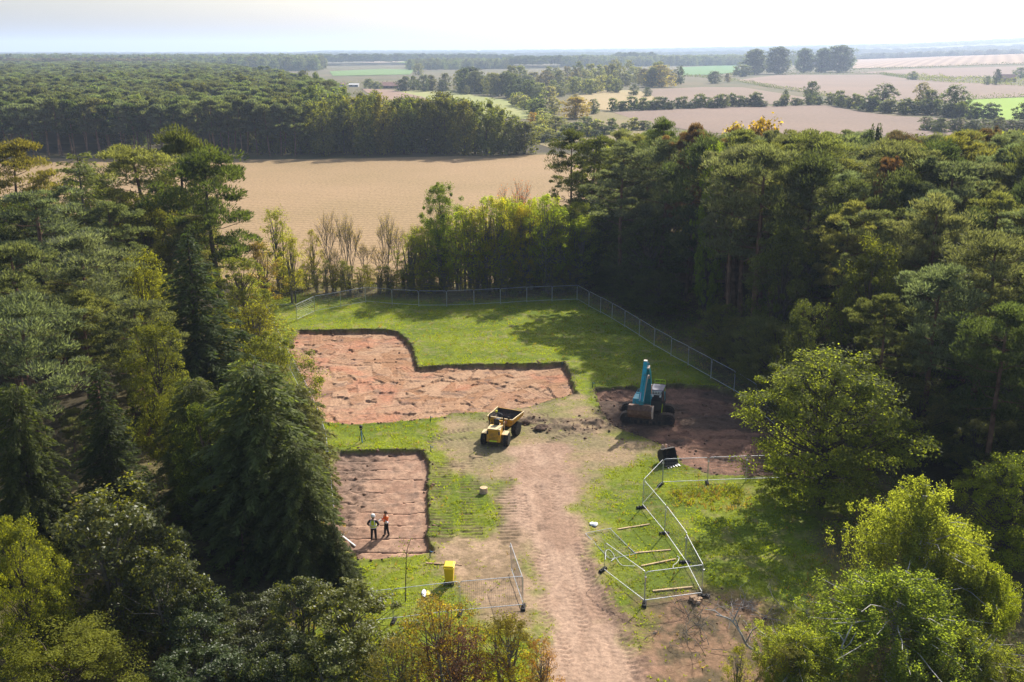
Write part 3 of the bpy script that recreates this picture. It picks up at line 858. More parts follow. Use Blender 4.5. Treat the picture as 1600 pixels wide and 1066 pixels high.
def make_conifer(seed, H=14, W=9, z0=0.6, step=0.42, per_level=8, dens=13.0, droop=0.35, shape=0.8, L0=0.36, W0=0.10, soft=0.0):
    r = np.random.default_rng(seed)
    P = []; D = []; Nn = []; tv = []
    mb = MB()
    mb.tube([(0, 0, -.3), (0.05, 0, H * .4), (0, 0.05, H * .97)], [0.02 * H, 0.013 * H, 0.02], 6, cap=False)
    zc = z0
    while zc < H - 0.25:
        t = (zc - z0) / (H - z0)
        n = max(3, int(per_level * (1 - 0.45 * t)))
        a0 = r.random() * 6.28
        for b in range(n):
            th = a0 + b * 6.28 / n + r.normal() * 0.25
            Lb = W / 2 * ((1 - t) ** shape * (1 - soft) + soft * math.sin(math.pi * min(1, 0.25 + 0.75 * (1 - t))) ** .6) * (0.68 + 0.42 * r.random()) + 0.12
            rise = 0.28 * Lb * (0.4 + t) if droop < 0.5 else 0.1 * Lb
            dirv = np.array([math.cos(th), math.sin(th), 0])
            k = int(dens * Lb * (2.2 + Lb * 0.9))
            s = r.random(k) ** 0.65
            bx = dirv * (s * Lb)[:, None]
            zz = zc + rise * np.sin(s * 1.6) - droop * Lb * s ** 2 + r.normal(size=k) * 0.05
            side = np.array([-dirv[1], dirv[0], 0])
            wdt = 0.34 * (1.08 - s) * min(Lb, 2.4) + 0.10
            lat = r.uniform(-1, 1, k)
            pts = bx + side * (lat * wdt)[:, None]
            pts[:, 2] = zz - 0.30 * np.abs(lat) * wdt - r.random(k) ** 2 * 0.28
            P.append(pts)
            D.append(dirv * 0.75 + side * (lat * 0.9)[:, None] + np.array([0, 0, -0.25]) + r.normal(size=(k, 3)) * 0.22)
            Nn.append(np.array([0, 0, 1.0]) + r.normal(size=(k, 3)) * 0.45)
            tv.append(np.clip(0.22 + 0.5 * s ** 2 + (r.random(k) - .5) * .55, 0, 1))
            if b % 2 == 0 and Lb > 0.8:
                limb(mb, (0, 0, zc), dirv * Lb * 0.8 + np.array([0, 0, zc + rise - droop * Lb * .64]), 0.03, 0.008, 0.0, 3, 2)
        zc += step * (0.8 + 0.4 * r.random())
    P = np.concatenate(P); n = len(P)
    return dict(crown=crown_mesh('crown', P, np.concatenate(D), np.concatenate(Nn), L0 * (0.7 + .6 * r.random(n)), W0 * (0.7 + .6 * r.random(n)), r, np.concatenate(tv)),
                trunk=mb.mesh('trunk'), H=H, W=W)

def make_pine(seed, H=18, W=8, cb=0.5, npad=85, per=210, L0=0.36, W0=0.075, pr=0.85, lod=False, flat=0.55):
    """bare stem, irregular crown of needle pads on crooked limbs"""
    r = np.random.default_rng(seed)
    mb = MB()
    bend = r.normal(size=(2, 2)) * 0.35
    def stem(z):
        t = z / H
        return np.array([bend[0, 0] * math.sin(3 * t) + bend[1, 0] * t, bend[0, 1] * math.sin(2.6 * t) + bend[1, 1] * t, z])
    zs = np.linspace(-0.3, H * 0.96, 9)
    mb.tube([stem(q) for q in zs], [0.016 * H * (1 - 0.85 * max(0, q) / H) + 0.02 for q in zs], 6 if not lod else 4, cap=False)
    cs = []; rr = []
    nl = 24 if not lod else 14
    for i in range(nl):
        t = (i + r.random()) / nl
        zb = H * (cb + (0.97 - cb) * t)
        th = i * 2.4 + r.normal() * 0.5
        prof = (0.55 + 0.45 * math.sin(math.pi * (0.15 + 0.7 * t))) if t < 0.6 else 1.0 * (1 - (t - 0.6) / 0.42) ** 0.6
        Lb = W / 2 * prof * (0.55 + 0.5 * r.random())
        b = stem(zb)
        tip = b + np.array([Lb * math.cos(th), Lb * math.sin(th), Lb * (0.18 + 0.35 * t) + r.normal() * .2])
        limb(mb, b, tip, 0.055 * (1 - .5 * t), 0.02, -0.1 * Lb, 4 if not lod else 3, 3, r, 0.12 * Lb * .4)
        m = max(1, int(npad / nl))
        for j in range(m):
            f = 0.45 + 0.6 * r.random()
            c = b + (tip - b) * f + r.normal(size=3) * np.array([.5, .5, .28]) * (0.5 + Lb * .18)
            c[2] += 0.15
            cs.append(c); rr.append(pr * (0.45 + 1.1 * r.random() ** 1.3))
    for j in range(4):
        cs.append(stem(H * 0.95) + r.normal(size=3) * np.array([.4, .4, .3])); rr.append(pr * 0.8)
    cs = np.array(cs); rr = np.array(rr); npd = len(cs)
    n = npd * per
    ci = r.integers(0, npd, n)
    dv = rsph(n, r); dv[:, 2] = np.where(dv[:, 2] < -0.2, -dv[:, 2], dv[:, 2])
    P = cs[ci] + dv * (rr[ci] * (0.45 + 0.55 * r.random(n) ** 0.5))[:, None] * np.array([1, 1, flat])
    D = unit(dv * 0.8 + np.array([0, 0, 0.55]) + rsph(n, r) * 0.55)
    Nn = rsph(n, r)
    tv = np.clip(0.45 + dv[:, 2] * 0.12 + (r.random(npd)[ci] - .5) * .5 + (r.random(n) - .5) * .7, 0, 1)
    crown = crown_mesh('crown', P, D, Nn, L0 * (0.7 + .6 * r.random(n)), W0 * (0.7 + .6 * r.random(n)), r, tv)
    return dict(crown=crown, trunk=mb.mesh('trunk'), H=H, W=W)

def make_bare(seed, H=10, W=4.5, nleaf=900, ls=0.12, stems=2, depth=5):
    r = np.random.default_rng(seed)
    mb = MB(); tips = []
    def grow(p, d, L, R, lev):
        d = d / np.linalg.norm(d)
        q = p + d * L * 0.5 + r.normal(size=3) * 0.04 * L; e = p + d * L
        mb.tube([p, q, e], [R, R * 0.85, R * 0.68], 5 if lev < 2 else 3, cap=False)
        if lev >= 2: tips.append(e); tips.append(q)
        if lev >= depth: return
        for i in range(3 if lev < 4 else 2):
            nd = d + r.normal(size=3) * 0.42; nd[2] = abs(nd[2]) * 0.7 + 0.38
            grow(e if i else q + (e - q) * r.random(), nd, L * (0.62 + 0.18 * r.random()), R * (0.62 if i else 0.72), lev + 1)
    for s in range(stems):
        a = r.random() * 6.28
        grow(np.array([.25 * math.cos(a), .25 * math.sin(a), -.2]), np.array([.12 * math.cos(a), .12 * math.sin(a), 1.0]), H * 0.30, 0.011 * H, 0)
    tips = np.array(tips); ti = r.integers(0, len(tips), nleaf)
    P = tips[ti] + r.normal(size=(nleaf, 3)) * 0.22
    sc_ = np.array([1, 1, 1.0])
    L = ls * (0.7 + .6 * r.random(nleaf))
    crown = crown_mesh('crown', P, rsph(nleaf, r), rsph(nleaf, r), L, L * .6, r)
    hh = max(v[2] for v in mb.v); ww = 2 * np.percentile([math.hypot(v[0], v[1]) for v in mb.v], 95)
    return dict(crown=crown, trunk=mb.mesh('trunk'), H=hh, W=ww)

PROTO = {}
ORDW = 'first second third fourth fifth sixth seventh eighth ninth tenth eleventh twelfth thirteenth fourteenth fifteenth sixteenth seventeenth eighteenth nineteenth twentieth'.split()
ORDW += ['twenty-' + q for q in ORDW[:9]] + ['thirtieth'] + ['thirty-' + q for q in ORDW[:9]] + ['fortieth']
def proto(key, d, leaf, bark, name):
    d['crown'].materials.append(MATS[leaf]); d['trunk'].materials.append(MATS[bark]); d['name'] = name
    PROTO.setdefault(key, []).append(d)
for s in (1, 2, 9): proto('broad', make_broadleaf(s, 10, 8.5, 0.7, 200, 170, 0.145, 0.72), 'leaves', 'bark_dark', 'broadleaf_tree')
proto('round', make_broadleaf(15, 10, 9.5, 0.3, 300, 130, 0.15, 0.70, 0.48, holes=0.12, full=True), 'backlit_leaves', 'bark_dark', 'broadleaf_tree')
for s in (3, 4): proto('shrub', make_broadleaf(s, 5.5, 6, 0.2, 150, 110, 0.16, 0.5, 0.5, stems=5, holes=0.35), 'glossy_leaves', 'bark_grey', 'shrub')
proto('thin', make_broadleaf(5, 9, 6, 1.0, 140, 48, 0.15, 0.75, 0.6, stems=4, holes=0.35), 'backlit_leaves', 'bark_grey', 'broadleaf_tree')
proto('thin', make_broadleaf(6, 9, 6, 0.8, 150, 58, 0.15, 0.75, 0.6, stems=3, holes=0.35), 'backlit_leaves', 'bark_grey', 'broadleaf_tree')
proto('autumn', make_broadleaf(8, 5, 5, 0.3, 150, 45, 0.11, 0.5, 0.6, stems=6, holes=0.3), 'leaves', 'bark_grey', 'shrub')
for s in (11, 12): proto('birch', make_birch(s), 'backlit_leaves', 'bark_birch', 'weeping_tree')
proto('cypress', make_conifer(21, 14, 10, 0.4, 0.36, 9, 7.5, 0.42, 0.62, 0.42, 0.13, soft=0.25), 'needles', 'bark_dark', 'conifer_tree')
proto('spruce', make_conifer(22, 15, 8, 0.4, 0.40, 8, 9, 0.30, 0.85, 0.38, 0.11), 'needles', 'bark_dark', 'conifer_tree')
proto('cedar', make_conifer(23, 16, 9, 1.5, 0.62, 7, 11, 0.12, 0.7, 0.34, 0.10, soft=0.2), 'needles', 'bark_grey', 'conifer_tree')
for s in (31, 32, 33, 35): proto('pine', make_pine(s, 18, 8.2, 0.36 + 0.05 * (s % 3), 170, 115, pr=0.6 + .12 * (s % 4)), 'needles', 'bark_pine', 'pine_tree')
proto('blackpine', make_pine(34, 17, 8.5, 0.3, 160, 125, 0.4, 0.09, 0.95, flat=0.75), 'needles', 'bark_dark', 'pine_tree')
for s in (41, 42): proto('bare', make_bare(s), 'leaves', 'bark_grey', 'bare_tree')
for s in (51, 52, 53): proto('fbroad', make_broadleaf(s, 13, 10, 0.2, 125, 42, 0.55, 1.15, 0.5, lod=True, holes=0.25, full=True, asp=0.95), 'leaves', 'bark_dark', 'broadleaf_tree')
for s in (61, 62): proto('fpine', make_pine(s, 14, 6.5, 0.42, 56, 52, 0.85, 0.26, 1.0, lod=True), 'needles', 'bark_pine', 'pine_tree')
proto('fshrub', make_broadleaf(71, 5, 6, 0.1, 50, 45, 0.5, 0.85, 0.5, lod=True, holes=0.2), 'leaves', 'bark_dark', 'bush')
proto('poplar', make_broadleaf(72, 26, 15, 0.3, 180, 56, 1.0, 2.0, 0.4, lod=True, holes=0.2, full=True, asp=0.95), 'leaves', 'bark_dark', 'poplar_tree')

def plant(kind, x, y, h, w, tint, label, group=None, name=None, z0=None, var=None, jit=0.08, cat=None):
    ps = PROTO[kind]; d = ps[var if var is not None else random.randrange(len(ps))]
    nm = name or d['name']
    if z0 is None:
        z0 = ground_z(x, y) if y < 126 else float(terrain(x, y))
    t = thing(nm, label, cat or ('bush' if nm in ('shrub', 'bush') else 'tree'), (x, y, z0), random.random() * 6.28, group)
    sw = w / d['W']; sh = h / d['H']
    t.scale = (sw * random.uniform(.95, 1.05), sw * random.uniform(.95, 1.05), sh)
    tr = bpy.data.objects.new('trunk', d['trunk']); COL.objects.link(tr); tr.parent = t
    cr = bpy.data.objects.new('crown', d['crown']); COL.objects.link(cr); cr.parent = t
    k = 1 + random.uniform(-jit, jit) * 1.5
    cr.color = (max(0.005, tint[0] * k * (1 + random.uniform(-jit, jit))), max(0.005, tint[1] * k), max(0.004, tint[2] * k), 1)
    return t
def plant_px(kind, px, pytop, Y, wpx, tint, label, group=None, **kw):
    """crown top at photo pixel (px, pytop), standing at depth Y, crown wpx photo pixels wide"""
    p = at(px, pytop, Y)
    dist = math.hypot(Y, CAM_Z - 0.6 * p.z)
    return plant(kind, p.x, Y, p.z, wpx * dist / F, tint, label, group, **kw)
def inside(P, x, y):
    return bool(poly_sdf(np.array([x]), np.array([y]), P)[0] > 0)
def jgrid(P, sp, seed, jit=0.38):
    P = np.array(P); r = np.random.default_rng(seed)
    xs = np.arange(P[:, 0].min(), P[:, 0].max(), sp); ys = np.arange(P[:, 1].min(), P[:, 1].max(), sp)
    X, Y = np.meshgrid(xs, ys); X = X.ravel() + r.uniform(-jit, jit, X.size) * sp; Y = Y.ravel() + r.uniform(-jit, jit, Y.size) * sp
    m = poly_sdf(X, Y, P) > 0
    return X[m], Y[m]

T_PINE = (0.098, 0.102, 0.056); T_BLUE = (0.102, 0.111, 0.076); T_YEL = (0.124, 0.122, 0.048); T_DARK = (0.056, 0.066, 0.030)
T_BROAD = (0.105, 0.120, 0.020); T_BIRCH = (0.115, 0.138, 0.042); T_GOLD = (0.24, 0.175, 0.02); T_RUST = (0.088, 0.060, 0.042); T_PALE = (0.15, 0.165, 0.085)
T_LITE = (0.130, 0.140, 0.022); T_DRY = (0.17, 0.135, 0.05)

# --- left of the clearing
L = [
 ('cypress', 395, 566, 53.5, 280, (0.098, 0.108, 0.036), 'broad dark green cypress filling the left foreground, with drooping sprays of foliage'),
 ('cypress', 462, 690, 51.0, 175, (0.095, 0.105, 0.034), 'dark cypress nearest the small dug rectangle, leaning out over its left edge'),
 ('cypress', 300, 590, 58.0, 170, (0.078, 0.089, 0.023), 'olive green cypress crown just behind the broad dark cypress on its left side'),
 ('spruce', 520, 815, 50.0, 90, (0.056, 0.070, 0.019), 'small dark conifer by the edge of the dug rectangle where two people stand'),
 ('cypress', 462, 600, 60.5, 150, (0.125, 0.128, 0.042), 'soft lighter green conifer between the broad dark cypress and the white pole fence'),
 ('spruce', 292, 358, 78, 235, (0.053, 0.068, 0.019), 'dark green cone shaped spruce standing clear of other crowns left of the big dug area'),
 ('broad', 425, 520, 69, 150, T_BROAD, 'mid green broadleaf tree leaning over the left edge of the big dug area'),
 ('broad', 375, 400, 98, 120, T_LITE, 'light green broadleaf tree between the dark spreading pine and the left fence corner'),
 ('thin', 392, 470, 84, 120, T_LITE, 'light green broadleaf tree beside the corner of the mesh fence'),
 ('broad', 215, 388, 84, 120, T_LITE, 'yellow green broadleaf tree left of the dark cone shaped spruce'),
 ('cedar', 118, 232, 102, 170, (0.118, 0.131, 0.032), 'bright yellow green cedar with a pointed leaning top, in the wood left of the clearing'),
 ('pine', 210, 234, 112, 170, T_YEL, 'yellow green pine with a rounded crown against the stubble field'),
 ('blackpine', 265, 214, 118, 140, (0.062, 0.070, 0.019), 'dark pine with knobbly crown rising highest before the stubble field'),
 ('blackpine', 330, 245, 108, 175, (0.056, 0.068, 0.018), 'dark spreading pine with open branches at the left corner of the stubble field'),
 ('pine', 130, 262, 122, 110, T_BLUE, 'blue green pine behind the bright cedar'),
 ('pine', 15, 226, 112, 130, (0.116, 0.101, 0.027), 'brownish green pine at the far left before the stubble field'),
 ('pine', 60, 300, 90, 190, T_BLUE, 'wide blue green pine with bare reddish stems on the far left'),
 ('pine', 118, 372, 78, 180, T_BLUE, 'blue green pine whose leaning orange stems show below its crown'),
 ('pine', 10, 385, 70, 170, T_PINE, 'tall green pine at the far left edge of the wood'),
 ('pine', 165, 322, 95, 120, T_PINE, 'mid green pine just below the bright cedar'),
 ('pine', 40, 470, 61, 200, T_BLUE, 'grey green pine low on the far left with a broad crown'),
 ('cypress', 20, 600, 52, 170, (0.071, 0.084, 0.023), 'dark green conifer at the far left above the yellow leaved tree'),
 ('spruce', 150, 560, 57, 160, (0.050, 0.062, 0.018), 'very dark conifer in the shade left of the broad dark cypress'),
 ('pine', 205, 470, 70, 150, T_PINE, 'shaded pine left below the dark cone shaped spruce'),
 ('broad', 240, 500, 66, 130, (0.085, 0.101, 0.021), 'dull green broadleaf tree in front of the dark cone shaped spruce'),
 ('broad', 18, 806, 40.5, 140, (0.125, 0.140, 0.020), 'yellow green broadleaf tree at the left edge of the foreground'),
 ('shrub', 165, 762, 46, 230, (0.093, 0.105, 0.027), 'dark glossy leaved tree left of the broad dark cypress'),
 ('shrub', 250, 850, 43, 150, (0.070, 0.084, 0.023), 'low dark glossy bush under the left side of the broad dark cypress'),
 ('broad', 95, 978, 38.0, 230, (0.143, 0.159, 0.019), 'green broadleaf tree in the bottom left corner'),
 ('shrub', 385, 985, 41, 130, (0.070, 0.081, 0.023), 'small shaded bush at the bottom below the broad dark cypress'),
 ('shrub', 545, 925, 41.5, 175, (0.121, 0.124, 0.023), 'glossy green bush in front of the near mesh fence'),
 ('shrub', 520, 1000, 39.0, 150, (0.105, 0.115, 0.023), 'lower glossy green bush in front of the near mesh fence, at the bottom edge'),
 ('autumn', 690, 930, 40.0, 150, (0.200, 0.165, 0.035), 'sparse yellowing shrub in front of the yellow bin'),
 ('autumn', 715, 985, 38.6, 150, (0.13, 0.072, 0.045), 'sparse rust red shrub at the bottom edge left of the dirt track'),
 ('thin', 795, 965, 39.2, 120, (0.168, 0.158, 0.030), 'yellow green shrub on the left verge of the dirt track, at the bottom'),
 ('autumn', 630, 1000, 38.6, 130, (0.168, 0.158, 0.040), 'pale thin shrub at the bottom between the glossy bush and the rust red shrub'),
 ('autumn', 845, 1000, 38.4, 70, (0.200, 0.120, 0.050), 'thin brownish twiggy shrub on the very edge of the dirt track'),
 ('shrub', 300, 935, 42, 130, (0.06, 0.075, 0.024), 'shaded bush in the dark gap at the bottom left'),
 ('shrub', 440, 1000, 39.5, 120, (0.065, 0.085, 0.022), 'low green bush at the bottom left of the glossy bushes'),
 ('shrub', 300, 1015, 39, 150, (0.06, 0.08, 0.022), 'dark bush at the bottom edge right of the corner broadleaf'),
 ('shrub', 470, 908, 43, 115, (0.075, 0.092, 0.026), 'dull green bush under the right edge of the broad dark cypress'),
 ('shrub', 390, 935, 44, 130, (0.07, 0.085, 0.026), 'shaded bush at the foot of the broad dark cypress'),
 # --- right foreground
 ('round', 1305, 548, 60.5, 285, (0.112, 0.134, 0.032), 'large round light green broadleaf tree on the right, standing alone by the fence'),
 ('round', 1590, 712, 52, 170, (0.121, 0.142, 0.023), 'green broadleaf tree at the right edge behind the weeping birch'),
 ('birch', 1450, 762, 46.5, 240, T_BIRCH, 'yellow green weeping birch on the right, with hanging curtains of leaves'),
 ('birch', 1410, 895, 41.0, 330, (0.118, 0.142, 0.044), 'nearest weeping birch at the bottom right, pale twigs showing through'),
 ('birch', 1250, 985, 39.5, 170, (0.122, 0.145, 0.044), 'lower weeping birch at the bottom right, left of the nearest one'),
 ('birch', 1520, 985, 39.5, 200, (0.110, 0.135, 0.040), 'weeping birch in the bottom right corner of the picture'),
 ('birch', 1545, 880, 43, 130, (0.105, 0.125, 0.022), 'dull weeping birch at the right edge below the green broadleaf'),
 ('thin', 1235, 1000, 38.8, 110, (0.146, 0.147, 0.026), 'low yellow green sapling clump at the bottom right beside the pale dead branch'),
 ('thin', 1155, 1005, 38.6, 50, (0.134, 0.126, 0.030), 'small leafy sapling at the foot of the pale dead branch'),
 # --- right wood, trees one can point to
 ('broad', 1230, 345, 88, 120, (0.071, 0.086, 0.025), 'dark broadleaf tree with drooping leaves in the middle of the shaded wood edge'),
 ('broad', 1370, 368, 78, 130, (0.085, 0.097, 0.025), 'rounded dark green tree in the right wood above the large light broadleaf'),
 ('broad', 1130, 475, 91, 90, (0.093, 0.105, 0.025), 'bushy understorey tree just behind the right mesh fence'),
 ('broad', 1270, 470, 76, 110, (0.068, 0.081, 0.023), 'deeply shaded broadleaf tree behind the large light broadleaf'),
 ('pine', 1385, 470, 66, 130, (0.078, 0.086, 0.040), 'low blue green pine behind the right shoulder of the large light broadleaf'),
 ('pine', 1490, 215, 105, 150, (0.121, 0.119, 0.036), 'tall light green larch like pine in the right wood'),
 ('pine', 1480, 425, 68, 150, T_BLUE, 'blue grey pine at the right, one row behind the green edge broadleaf'),
 ('pine', 1580, 480, 62, 150, (0.070, 0.081, 0.032), 'dark blue green pine at the right edge of the picture'),
 ('pine', 895, 207, 139, 75, (0.056, 0.065, 0.021), 'tall dark pine with bare stems standing at the left end of the right wood'),
 ('pine', 930, 218, 134, 90, (0.065, 0.073, 0.021), 'dark pine second from the left end of the right wood'),
 ('pine', 1040, 190, 140, 75, (0.062, 0.074, 0.019), 'dark green pine rising above the others before the ploughed field'),
 ('pine', 1085, 203, 116, 85, (0.125, 0.072, 0.045), 'rust brown dying pine at the top of the right wood'),
 ('pine', 1152, 208, 118, 85, (0.13, 0.072, 0.042), 'second rust brown pine, right of the lime green crown'),
 ('broad', 1118, 224, 106, 60, (0.115, 0.15, 0.02), 'lime green broadleaf crown between two rust brown pines'),
 ('fbroad', 1190, 184, 168, 85, (0.24, 0.175, 0.02), 'golden yellow tree at the back of the right wood by the ploughed field'),
 ('fbroad', 1150, 192, 172, 55, (0.20, 0.17, 0.05), 'paler yellow tree left of the golden one at the back of the right wood'),
 ('fbroad', 1368, 196, 140, 38, (0.022, 0.032, 0.02), 'small dark round tree at the back of the right wood'),
 ('pine', 1392, 250, 96, 70, (0.13, 0.068, 0.042), 'rust red dying pine in the middle of the right wood'),
 ('pine', 1545, 203, 120, 60, (0.115, 0.070, 0.045), 'brown tinged pine near the right edge of the wood top'),
 ('pine', 1205, 232, 108, 95, (0.096, 0.092, 0.032), 'greyish pine with open crown below the golden tree'),
]
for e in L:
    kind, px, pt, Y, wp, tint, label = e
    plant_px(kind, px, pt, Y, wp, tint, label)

def taken(x, y, lst, d):
    return any((x - a) ** 2 + (y - b) ** 2 < d * d for a, b in lst)
pos = [(o.location.x, o.location.y) for o in bpy.data.objects if o.get('category') == 'tree']
# --- mass of the left wood
P_LW = np.array([[-110, 130], [-45, 130], [-36, 116], [-27, 96], [-23.5, 84], [-20, 72], [-17, 62], [-16, 52], [-15, 43], [-22, 36], [-60, 36], [-110, 80]])
X, Y = jgrid(P_LW, 4.5, 5)
for x, y in zip(X, Y):
    if taken(x, y, pos, 2.9) or abs(x) > 0.60 * y + 8: continue
    low_ = 54 < y < 104 and 205 < x / y * F + 800 < 405
    lim = 30 - y * dep_tan(600 if y < 78 else 480) if low_ else 30 - y * dep_tan(300 if y > 95 else (430 if y > 70 else (640 if y > 55 else 830)))
    h = max(4.0, min(18.0, lim) * random.uniform(0.8, 1.0))
    kind = random.choices(['pine', 'blackpine', 'broad', 'spruce'], [5, 1, 2.4, 1.2])[0] if not low_ else 'broad'
    tint = {'pine': random.choice([T_PINE, T_BLUE, T_YEL]), 'blackpine': T_DARK, 'broad': random.choice([T_BROAD, (0.06, 0.08, 0.02)]), 'spruce': T_DARK}[kind]
    lab = {'pine': {T_PINE: 'mid green pine', T_BLUE: 'blue green pine', T_YEL: 'yellow green pine'}.get(tint), 'blackpine': 'dark knobbly pine', 'broad': 'broadleaf tree', 'spruce': 'dark pointed spruce'}[kind]
    lab += ' ' + ('at the back, towards the stubble field' if y > 100 else 'in the middle depth' if y > 68 else 'in the shaded foreground') + ', mixed wood left of the clearing'
    plant(kind, x, y, h, h * random.uniform(.48, .62), tint, lab, 'trees of the mixed wood left of the clearing')
    pos.append((x, y))
# --- mass of the right wood
P_RW = np.array([[9, 139], [12, 125], [15, 116], [18.5, 106], [22, 99], [25.5, 92], [29.5, 84], [33, 76], [36, 66], [36, 58], [34, 50], [38, 44], [70, 44], [130, 110], [150, 172], [70, 172], [22, 160], [10, 140]])
X, Y = jgrid(P_RW, 4.4, 9)
o_ = np.argsort(Y)
for x, y in zip(X[o_], Y[o_]):
    if taken(x, y, pos, 2.7) or x > 0.56 * y + 9: continue
    h = 20.5 - 0.045 * max(0, y - 110) - 0.17 * max(0, 95 - y)
    h *= random.uniform(0.84, 1.02)
    if y > 120:
        h = min(h, 30 - y * dep_tan(random.uniform(206, 232)))
    edge_ = poly_sdf(np.array([x]), np.array([y]), P_RW)[0]
    kind = random.choices(['pine', 'blackpine', 'broad'], [7, 1, 1.6 if edge_ < 6 else .6])[0]
    if y > 140: kind = random.choices(['pine', 'fbroad', 'fpine'], [5, 2, 2])[0]
    rust = kind == 'pine' and y > 118 and random.random() < 0.09
    tint = T_RUST if rust else {'pine': random.choice([T_PINE, T_BLUE, T_PINE, T_BLUE, T_YEL]), 'fpine': T_PINE, 'blackpine': T_DARK, 'broad': (0.055, 0.075, 0.024), 'fbroad': random.choice([T_BROAD, T_LITE, T_BROAD])}[kind]
    lab = 'rust brown pine' if rust else ({T_PINE: 'mid green pine', T_BLUE: 'blue green pine', T_YEL: 'yellow green pine', T_DARK: 'dark knobbly pine'}.get(tint, 'dull green pine') if 'pine' in kind else 'broadleaf tree')
    lab += ' ' + ('on the front edge facing the clearing' if edge_ < 7 and y < 125 else 'at the back by the ploughed field' if y > 140 else 'inside') + ', dense wood right of the clearing'
    w = h * (random.uniform(.42, .54) if 'pine' in kind else random.uniform(.45, .6))
    if kind == 'broad': h *= 0.6
    plant(kind, x, y, h, w, tint, lab, 'trees of the wood right of the clearing')
    pos.append((x, y))
for i in range(16):
    px = 868 + i * 11 + random.uniform(-4, 4)
    plant_px('broad', px, 372 + i * 5 + random.uniform(-25, 20), 134 - i * 1.6 + random.uniform(-2, 3), random.uniform(60, 90), random.choice([(0.07, 0.09, 0.03), (0.06, 0.08, 0.03)]),
             'shaded understorey broadleaf below the tall pines, %s from left' % ORDW[i], 'understorey at the left end of the right wood')
for i in range(15):
    t_ = i / 14
    px = 1150 + 470 * t_ + random.uniform(-10, 10); Yd = np.interp(px, [1150, 1240, 1400, 1620], [88, 77, 69, 62]) + random.uniform(-1.5, 2.5)
    q = at(px, 560, Yd); hh = random.uniform(4.5, 7.5)
    plant('broad', q.x, Yd, hh, hh * random.uniform(.8, 1.05), random.choice([(0.085, 0.10, 0.034), (0.075, 0.09, 0.03), (0.095, 0.105, 0.04)]),
          'low shaded broadleaf in front of the right wood stems, %s from left' % ORDW[i], 'low broadleafs along the front of the right wood')
# --- row of small trees between lawn and stubble field
HT = [('thin', 428, 322, 122, 60, T_LITE, 'leafy light green tree at the left end of the thin hedge row'), ('thin', 405, 372, 112, 70, T_DRY, 'half bare yellowing tree behind the left fence corner'),
      ('thin', 452, 365, 116, 55, (0.16, 0.15, 0.04), 'sparse yellowing tree behind the left end of the back fence'),
      ('thin', 487, 358, 124, 40, (0.12, 0.12, 0.03), 'slim half leafy tree left of the bare trees'),
      ('broad', 690, 283, 125, 78, (0.080, 0.118, 0.016), 'tallest bright green tree of the hedge row, its ragged crown against the stubble field'),
      ('bare', 812, 278, 127, 60, (0.30, 0.10, 0.05), 'thin tree with red top leaves behind the hedge row')]
for e in HT: plant_px(e[0], e[1], e[2], e[3], e[4], e[5], e[6])
for i, (px, pt) in enumerate(sorted([(512, 325), (535, 330), (548, 345), (600, 330), (615, 350), (568, 375), (640, 345), (520, 385), (592, 380)])):
    plant_px('bare', px, pt, 124 + random.uniform(-1.5, 2), 46, (0.20, 0.16, 0.05), 'slender bare tree in the thin part of the hedge row, %s from left' % ORDW[i], 'bare trees in the hedge row')
for i in range(26):
    px = 640 + i * 11.2 + random.uniform(-3, 3)
    pt = np.interp(px, [640, 700, 760, 800, 850, 910], [352, 325, 308, 306, 300, 335]) + random.uniform(-4, 14)
    gold = 740 < px < 830
    plant_px('thin', px, pt, 123.5 + random.uniform(-2.0, 3), random.uniform(52, 80), (0.19, 0.175, 0.022) if gold and random.random() < .15 else (0.145, 0.172, 0.024),
             ('yellowing' if gold else 'green') + ' tree in the dense part of the hedge row, %s from left' % ORDW[i], 'trees of the hedge row along the stubble field')
for i in range(9):
    px = 790 + i * 15 + random.uniform(-4, 4)
    plant_px('broad', px, 318 + random.uniform(-8, 25), 126 + random.uniform(-1, 2), random.uniform(60, 80), (0.125, 0.145, 0.022),
             'fuller green tree closing the right end of the hedge row, %s from left' % ORDW[i], 'full trees at the right end of the hedge row')
for i in range(36):
    px = 440 + i * 13.4 + random.uniform(-4, 4)
    plant_px('thin', px, 425 + random.uniform(-22, 8), 122 + random.uniform(-2.5, 2), random.uniform(26, 44), random.choice([T_LITE, (0.13, 0.13, 0.03), (0.10, 0.11, 0.03)]),
             'low bush behind the back fence below the hedge row, %s from left' % ORDW[i], 'bushes at the foot of the hedge row', name='bush')
# --- row of broadleaf trees on the far side of the stubble field
for i in range(27):
    px = 405 + i * 16.0 + random.uniform(-3.5, 3.5); Yd = 293 + random.uniform(-3, 6) + (6 if i % 2 else 0)
    pt = np.interp(px, [400, 520, 600, 700, 760, 800, 840], [168, 156, 150, 154, 158, 172, 196]) + random.uniform(-4, 7)
    plant_px('fbroad', px, pt, Yd, random.uniform(40, 54), random.choice([(0.075, 0.088, 0.026), (0.085, 0.10, 0.026), (0.11, 0.115, 0.025), (0.08, 0.095, 0.03)]),
             'dark green broadleaf in the row across the stubble field, %s from the left' % ORDW[i], 'broadleaf row at the far edge of the stubble field')
# --- front ranks of the pine forest across the stubble field
n_ = 0
for rank in range(2):
    px = -40 + rank * 7
    while px < 470:
        Yd = 291 + rank * 5.5 + random.uniform(-1.5, 1.5) + max(0, (60 - px) * 0.05)
        plant_px('fpine', px, 160 + random.uniform(-5, 8) - rank * 1.5, Yd, random.uniform(30, 40), random.choice([T_PINE, (0.06, 0.072, 0.034), T_BLUE]),
                 'pine with bare stem in the %s rank of the forest across the stubble field' % ['front', 'second'][rank], 'front ranks of the forest across the stubble field')
        px += random.uniform(17, 23); n_ += 1
